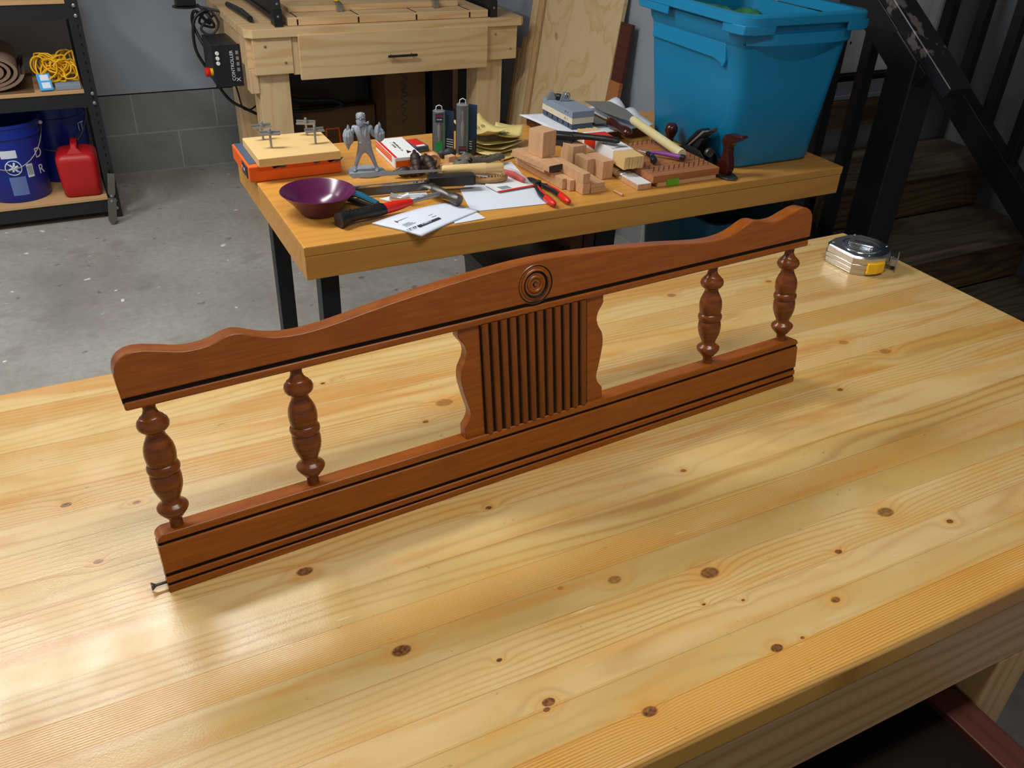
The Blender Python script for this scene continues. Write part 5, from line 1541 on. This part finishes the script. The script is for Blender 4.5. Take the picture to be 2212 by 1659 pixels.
# things below the machine table
bm = new(); box(bm, 1.50, 1.72, 4.30, 4.60, 0, .62)
o = tag(obj('cardboard_box', bm, MAT['cardboard'], bevel=.002), 'tall brown cardboard box with handwriting under the machine table', 'box')
MT = Matrix.Translation((1.60, 4.299, .45)) @ Matrix.Rotation(R(90), 4, 'X') @ Matrix.Rotation(R(90), 4, 'Z')
bm = new(); q = random.Random(4)
tube(bm, spline([(-.16+.012*i, .018*math.sin(i*1.9)+.008*(q.random()-.5), 0) for i in range(26)], 3), .0022, 5, M=MT)
obj('handwriting', bm, MAT['ink'], o)
bm = new(); box(bm, 1.10, 1.49, 4.45, 4.70, 0, .36); tag(obj('cardboard_box', bm, MAT['cardboard'], bevel=.002), 'low brown cardboard box beside the tall one under the machine table', 'box')
bm = new(); box(bm, .96, 1.48, 4.50, 4.78, .362, .66); tag(obj('black_case', bm, MAT['black'], bevel=.006), 'wide black case on the low box under the machine table', 'case')
bm = new(); box(bm, 1.74, 1.855, 4.25, 4.75, 0, .58); tag(obj('black_case', bm, MAT['black'], bevel=.006), 'narrow upright black case at the right under the machine table', 'case')
bm = new(); tube(bm, spline([(1.00, 4.44, .45), (1.10, 4.42, .42), (1.25, 4.42, .41), (1.30, 4.42, .38), (1.20, 4.42, .365), (1.02, 4.42, .37)], 6), .009, 8); tag(obj('hose', bm, MAT['black'], smooth=50), 'black hose coiled under the machine table', 'hose')
bm = new(); tube(bm, [(1.175, 4.30, .24), (1.178, 4.30, .30), (1.243, 4.30, .300), (1.248, 4.30, .235)], .006, 8)
tube(bm, [(1.175, 4.30, .24), (1.175, 4.30, .0)], .006, 8); tube(bm, [(1.248, 4.30, .235), (1.248, 4.30, .0)], .006, 8)
tag(obj('wire_hoop', bm, MAT['orange'], smooth=40), 'thin orange metal hoop standing under the machine table behind the jig board', 'hoop')

# ------------------------------------------------------------------ sheet goods leaning on the right wall
def leaning(name, x0, k, y0, y1, z1, th, mat, label, mats=None):
    """board standing on the floor at x0, leaning to the right wall"""
    bm = new()
    a = math.atan(k)
    M = Matrix.Translation((x0, 0, 0)) @ Matrix.Rotation(a, 4, 'Y')
    box(bm, 0, th, y0, y1, th*math.sin(a)+.001, z1/math.cos(a), 0, M)
    return tag(obj(name, bm, MAT[mat], bevel=.001), label, 'board')
leaning('plywood_sheet', 2.080, .122, 3.262, 3.905, 1.12, .019, 'ply', 'large blotchy plywood sheet leaning on the right wall behind the sharpening stone')
leaning('leaning_board', 2.070, .122, 3.915, 3.955, 1.10, .030, 'plyedge', 'brown edged board leaning just left of the large plywood sheet')
leaning('leaning_board', 2.068, .122, 3.962, 4.020, 1.05, .030, 'cnc_z', 'pale board leaning between the brown edged board and the short batten')
leaning('leaning_batten', 2.066, .122, 4.030, 4.062, .74, .030, 'cnc_z', 'pale short batten leaning left of the tall boards')
leaning('leaning_batten', 2.060, .122, 4.068, 4.100, .68, .020, 'plyedge', 'shortest brown batten, furthest left of the leaning boards')
leaning('trim_board', 2.100, .103, 3.178, 3.259, .945, .018, 'redbrown', 'dark red brown trim board leaning at the right edge of the plywood')
leaning('short_board', 2.074, .122, 3.168, 3.250, .712, .018, 'cherry', 'short brown board leaning in front of the dark red trim board')

# ------------------------------------------------------------------ shelf unit at the left
sf = thing('shelf_unit', 'black steel shelf unit with particle board shelves at the left of the back wall', 'shelf', (-.4, 4.45, 0))
for x0 in (.108, -1.06):
    for y0, s in ((4.24, 1), (4.695, -1)):
        bm = new()
        box(bm, x0, x0+.048, min(y0, y0+s*.0025), max(y0, y0+s*.0025), 0, 1.8)
        xx = x0+.0455 if x0 > 0 else x0
        box(bm, xx, xx+.0025, min(y0+s*.0025, y0+s*.045), max(y0+s*.0025, y0+s*.045), 0, 1.8)
        p = obj('post', bm, MAT['blackmetal'], sf, world=True)
        if x0 > 0 and s > 0:
            bm = new()
            for i in range(28):
                z = .04+.0365*i
                for dx in ((.030,)):
                    lathe(bm, [(.0052, 0), (.0052, .0009)], 10, 0, Matrix.Translation((x0+dx, 4.2402, z)) @ Matrix.Rotation(R(90), 4, 'X') @ Matrix.Diagonal((.7, 1.5, 1, 1)))
            obj('post_hole', bm, MAT['glaze'], p, world=True)['kind'] = 'stuff'
            for z in (.082, .045, .569, .528, .925, .885):
                bm = new(); lathe(bm, [(.0075, 0), (.0070, .003), (.004, .0045), (0, .005)], 12, 0, Matrix.Translation((x0+.030, 4.2388, z)) @ Matrix.Rotation(R(90), 4, 'X')); obj('bolt', bm, MAT['steel'], p, world=True, smooth=40)
for zb in (.030, .512, .872, 1.35):
    for y0 in (4.243, 4.68):
        bm = new(); box(bm, -1.05, .125, y0, y0+.012, zb, zb+.060); obj('beam', bm, MAT['blackmetal'], sf, world=True, bevel=.001)
    for x0 in (.112, -1.05):
        bm = new(); box(bm, x0, x0+.012, 4.256, 4.679, zb, zb+.060); obj('beam', bm, MAT['blackmetal'], sf, world=True)
    bm = new(); box(bm, -1.045, .107, 4.238, 4.69, zb+.0605, zb+.074); obj('shelf_board', bm, MAT['shelfboard'], sf, world=True, bevel=.001)
Z1, Z2 = .1045, .5865

def bucket(x, y, a, z, lab, lid=True):
    t = thing('bucket', lab, 'bucket', (x, y, z), rz=a)
    bm = new(); lathe(bm, [(.128, .001), (.130, .004), (.143, .285), (.149, .287), (.149, .300), (.145, .302), (.145, .330), (.150, .332), (.150, .345), (.142, .345), (.124, .006), (0, .006)], 48, 0)
    obj('body', bm, MAT['blue'], t, smooth=40)
    bm = new(); tube(bm, [(.152*math.cos(R(q)), .152*math.sin(R(q)), .318-.16*math.sin(math.pi*(q+185)/180)**1) for q in range(-185, 0, 9)], .0022, 6)
    h_ = obj('wire_handle', bm, MAT['steel'], t, smooth=40)
    for q in (-5, -175):
        bm = new(); ball(bm, (.150*math.cos(R(q)), .150*math.sin(R(q)), .318), .010, n=10)
        obj('handle_ear', bm, MAT['white'], h_, smooth=40)
    return t
def curved(t, name, a0, a1, z0, z1, mat, r=.1395, sl=.0465, lift=.0008, n=8):
    """label wrapped round the bucket"""
    bm = new(); V = []
    for i in range(n+1):
        q = R(a0+(a1-a0)*i/n)
        V.append([bm.verts.new(((.128+sl*z+lift+.002)*math.cos(q), (.128+sl*z+lift+.002)*math.sin(q), z)) for z in (z0, z1)])
    for A, B in zip(V, V[1:]): bm.faces.new((A[0], B[0], B[1], A[1]))
    return obj(name, bm, MAT[mat], t)
def bucktext(t, s, size, ang, z, mat='paper', rot=0):
    q = R(ang); r = .128+.0465*z+.004
    M = Matrix.Translation((r*math.cos(q), r*math.sin(q), z)) @ Matrix.Rotation(q+R(90), 4, 'Z') @ Matrix.Rotation(R(90), 4, 'X') @ Matrix.Rotation(R(rot), 4, 'Z')
    return text('lettering', s, size, MAT[mat], t, M)
MAT['labelblue'] = flat('faded_blue_print', rgb(96, 118, 176), 0.6)
b1_ = bucket(-.245, 4.415, 0, Z1, 'blue plastic bucket with white warning print standing on the bottom shelf beside the red can')
curved(b1_, 'warning_label', -104, -78, .205, .240, 'paper')
curved(b1_, 'warning_text_panel', -100, -72, .035, .120, 'labelblue')
curved(b1_, 'barcode_label', -67, -55, .110, .170, 'paper')
for i in range(6): curved(b1_, 'barcode_line', -65.5+1.6*i, -64.8+1.6*i, .120, .160, 'ink', lift=.0014, n=1)
bm = new(); q = R(-88); zc = .162; rr_ = .128+.0465*zc+.0035
MB_ = Matrix.Translation((rr_*math.cos(q), rr_*math.sin(q), zc)) @ Matrix.Rotation(q+R(90), 4, 'Z') @ Matrix.Rotation(R(90), 4, 'X')
tube(bm, [(.032*math.cos(R(a)), .032*math.sin(R(a)), -.001) for a in range(0, 360, 20)], .0022, 5, closed=True, M=MB_)
for a, l in ((20, .02), (75, .024), (130, .02), (200, .022), (255, .018), (310, .024)): box(bm, 0, l, -.004, .004, -.001, .0006, 0, MB_ @ Matrix.Rotation(R(a), 4, 'Z'))
tube(bm, [(-.022, .022, .0004), (.022, -.022, .0004)], .0024, 5, M=MB_)
obj('warning_symbol', bm, MAT['paper'], b1_)
bucktext(b1_, 'D', .062, -37, .205); bucktext(b1_, 'R', .058, -37, .130)
b2_ = bucket(-.045, 4.636, 0, Z1, 'second blue bucket half hidden behind the red gas can on the bottom shelf')
bucktext(b2_, 'IT', .055, -38, .245)

gc = thing('gas_can', 'red plastic gas can standing on the bottom shelf next to the blue bucket', 'gas can', (.015, 4.36, Z1))
bm = new()
def rz_(w, d, z, r, dx=0, dy=0): return [(x+dx, y+dy, z) for x, y in rrect(-w, w, -d, d, r, 5)]
MG = Tz(.018, 4.355, Z1, -4) @ Matrix.Diagonal((1, .92, 1, 1))
loft(bm, [[tuple(MG @ Vector(p)) for p in rg] for rg in (rz_(.068, .085, .001, .02), rz_(.079, .095, .010, .03), rz_(.083, .098, .06, .03), rz_(.086, .100, .16, .03), rz_(.084, .098, .178, .03), rz_(.072, .086, .193, .03), rz_(.055, .070, .200, .03))])
obj('body', bm, MAT['canred'], gc, world=True, smooth=50)
bm = new()
prism(bm, [(-.085, .190), (-.070, .196), (-.050, .216), (-.030, .232), (.06, .236), (.075, .226), (.080, .195), (.062, .195), (.056, .214), (-.022, .214), (-.036, .200)], -.013, .013, 0, MG @ YZ)
obj('handle', bm, MAT['canred'], gc, world=True, bevel=.005, smooth=50)
bm = new(); prism(bm, [(-.040, 0), (.040, 0), (.014, .030), (.010, .045), (-.010, .045), (-.014, .030)], -.008, .008, 0, MG @ Matrix.Translation((0, -.070, .190)) @ Matrix.Rotation(R(70), 4, 'X'))
obj('handle_root', bm, MAT['canred'], gc, world=True, bevel=.005, smooth=50)
bm = new(); lathe(bm, [(.016, 0), (.018, .004), (.017, .020), (0, .021)], 18, 0, MG @ Matrix.Translation((.0, .072, .198))); obj('cap', bm, MAT['black'], gc, world=True, smooth=40)

# rolled mat, rope, packets on the second shelf
mt_ = thing('rolled_mat', 'thick roll of brown felt mat lying on the second shelf', 'mat', (-.28, 4.4, Z2))
bm = new(); prof = []
for i in range(150):
    a = i*R(9.6)
    rr_ = .026+.066*i/150
    prof.append((-.245+rr_*1.55*math.cos(a), Z2+.086+rr_*.86*math.sin(a)))
th = .0138
inner = [(x+(-.245-x)*th/max(.02, math.hypot(x+.245, z-Z2-.086)), z+(Z2+.086-z)*th/max(.02, math.hypot(x+.245, z-Z2-.086))) for x, z in prof]
XZ = Matrix(((1, 0, 0, 0), (0, 0, 1, 0), (0, 1, 0, 0), (0, 0, 0, 1)))
A = [[bm.verts.new((p[0], y, p[1])) for p in prof] for y in (4.262, 4.66)]
Bv = [[bm.verts.new((p[0], y, p[1])) for p in inner] for y in (4.262, 4.66)]
for i in range(len(prof)-1):
    bm.faces.new((A[0][i], A[0][i+1], A[1][i+1], A[1][i])); bm.faces.new((Bv[0][i+1], Bv[0][i], Bv[1][i], Bv[1][i+1]))
    bm.faces.new((A[0][i+1], A[0][i], Bv[0][i], Bv[0][i+1])); bm.faces.new((A[1][i], A[1][i+1], Bv[1][i+1], Bv[1][i]))
obj('roll', bm, MAT['felt'], mt_, world=True, smooth=60)
bm = new(); box(bm, -.275, -.210, 4.262, 4.62, Z2+.068, Z2+.098); obj('core_board', bm, MAT['shelfboard'], mt_, world=True, bevel=.002)
bm = new(); box(bm, -.40, -.085, 4.25, 4.60, Z2+.0005, Z2+.004); tag(obj('cardboard_sheet', bm, MAT['cardboard']), 'flat brown sheet under the rolled mat on the second shelf', 'cardboard')
bm = new(); r2 = random.Random(21)
for c in range(26):
    cx = .035+.055*(r2.random()-.5)*2; cy = 4.36+.05*(r2.random()-.5)*2; cz = Z2+.045+.055*r2.random()
    ra = .022+.026*r2.random(); ta, tb2 = r2.random()*3, r2.random()*3
    e1 = Vector((math.cos(ta), math.sin(ta)*.5, math.sin(tb2))).normalized(); e2 = e1.cross(Vector((.3, 1, .2))).normalized()
    pts = []
    for k in range(18):
        q = 2*math.pi*k/18
        p = Vector((cx, cy, cz))+e1*ra*1.15*math.cos(q)*(1+.15*math.sin(3*q))+e2*ra*.9*math.sin(q)
        p.z = min(max(p.z, Z2+.026), Z2+.135); p.x = min(max(p.x, -.06), .098); p.y = min(max(p.y, 4.27), 4.46)
        pts.append(p)
    tube(bm, pts, .0036, 6, closed=True)
tube(bm, [(-.045+.030*math.cos(R(q)), 4.335, Z2+.090+.038*math.sin(R(q))) for q in range(0, 360, 15)], .0040, 6, closed=True)
tube(bm, [(-.030+.034*math.cos(R(q)), 4.350, Z2+.086+.042*math.sin(R(q))) for q in range(0, 360, 15)], .0040, 6, closed=True)
tag(obj('yellow_rope', bm, MAT['yellow'], smooth=60), 'tangled bright yellow rope heaped on the second shelf', 'rope')
bm = new(); box(bm, .0, .100, 4.255, 4.47, Z2+.0005, Z2+.022); tag(obj('grey_panel', bm, MAT['stone_grey'], bevel=.002), 'flat light grey slab under the yellow rope on the second shelf', 'slab')
pk = thing('blue_packet', 'light blue packet with two white squares lying beside the yellow rope', 'packet', (-.035, 4.29, Z2))
MAT['skyblue'] = flat('sky_blue_packet', rgb(70, 160, 222), 0.5)
MPk = Matrix.Translation((-.060, 4.252, Z2+.0015)) @ Matrix.Rotation(R(4), 4, 'Z') @ Matrix.Rotation(R(38), 4, 'X')
bm = new(); box(bm, 0, .052, 0, .086, 0, .008, 0, MPk); obj('wrap', bm, MAT['skyblue'], pk, world=True, bevel=.002)
for y in (.008, .048):
    bm = new(); box(bm, .012, .044, y, y+.030, .0081, .0090, 0, MPk); obj('window', bm, MAT['paper'], pk, world=True)
sh_ = thing('metal_strap', 'grey metal strap leaning against the right front post of the shelf unit', 'bracket', (.12, 4.17, 0))
Mn, Ln = along((.103, 4.150, .002), (.142, 4.222, .215))
for s0, s1, w in ((0, .118, .020), (.120, Ln, .017)):
    bm = new(); prism(bm, [(s0, -w*.45), (s0+.02, -w), (s1, -w), (s1, w), (s0+.02, w), (s0, w*.3)], -.002, .002, 0, Mn); obj('strap_plate', bm, MAT['dullsteel'], sh_, world=True, bevel=.0008)
bm = new()
for s in (.105, .128): lathe(bm, [(.006, -.004), (.006, .004), (.004, .006)], 10, 0, Mn @ Matrix.Translation((s, 0, 0)))
obj('rivet', bm, MAT['steel'], sh_, world=True, smooth=40)
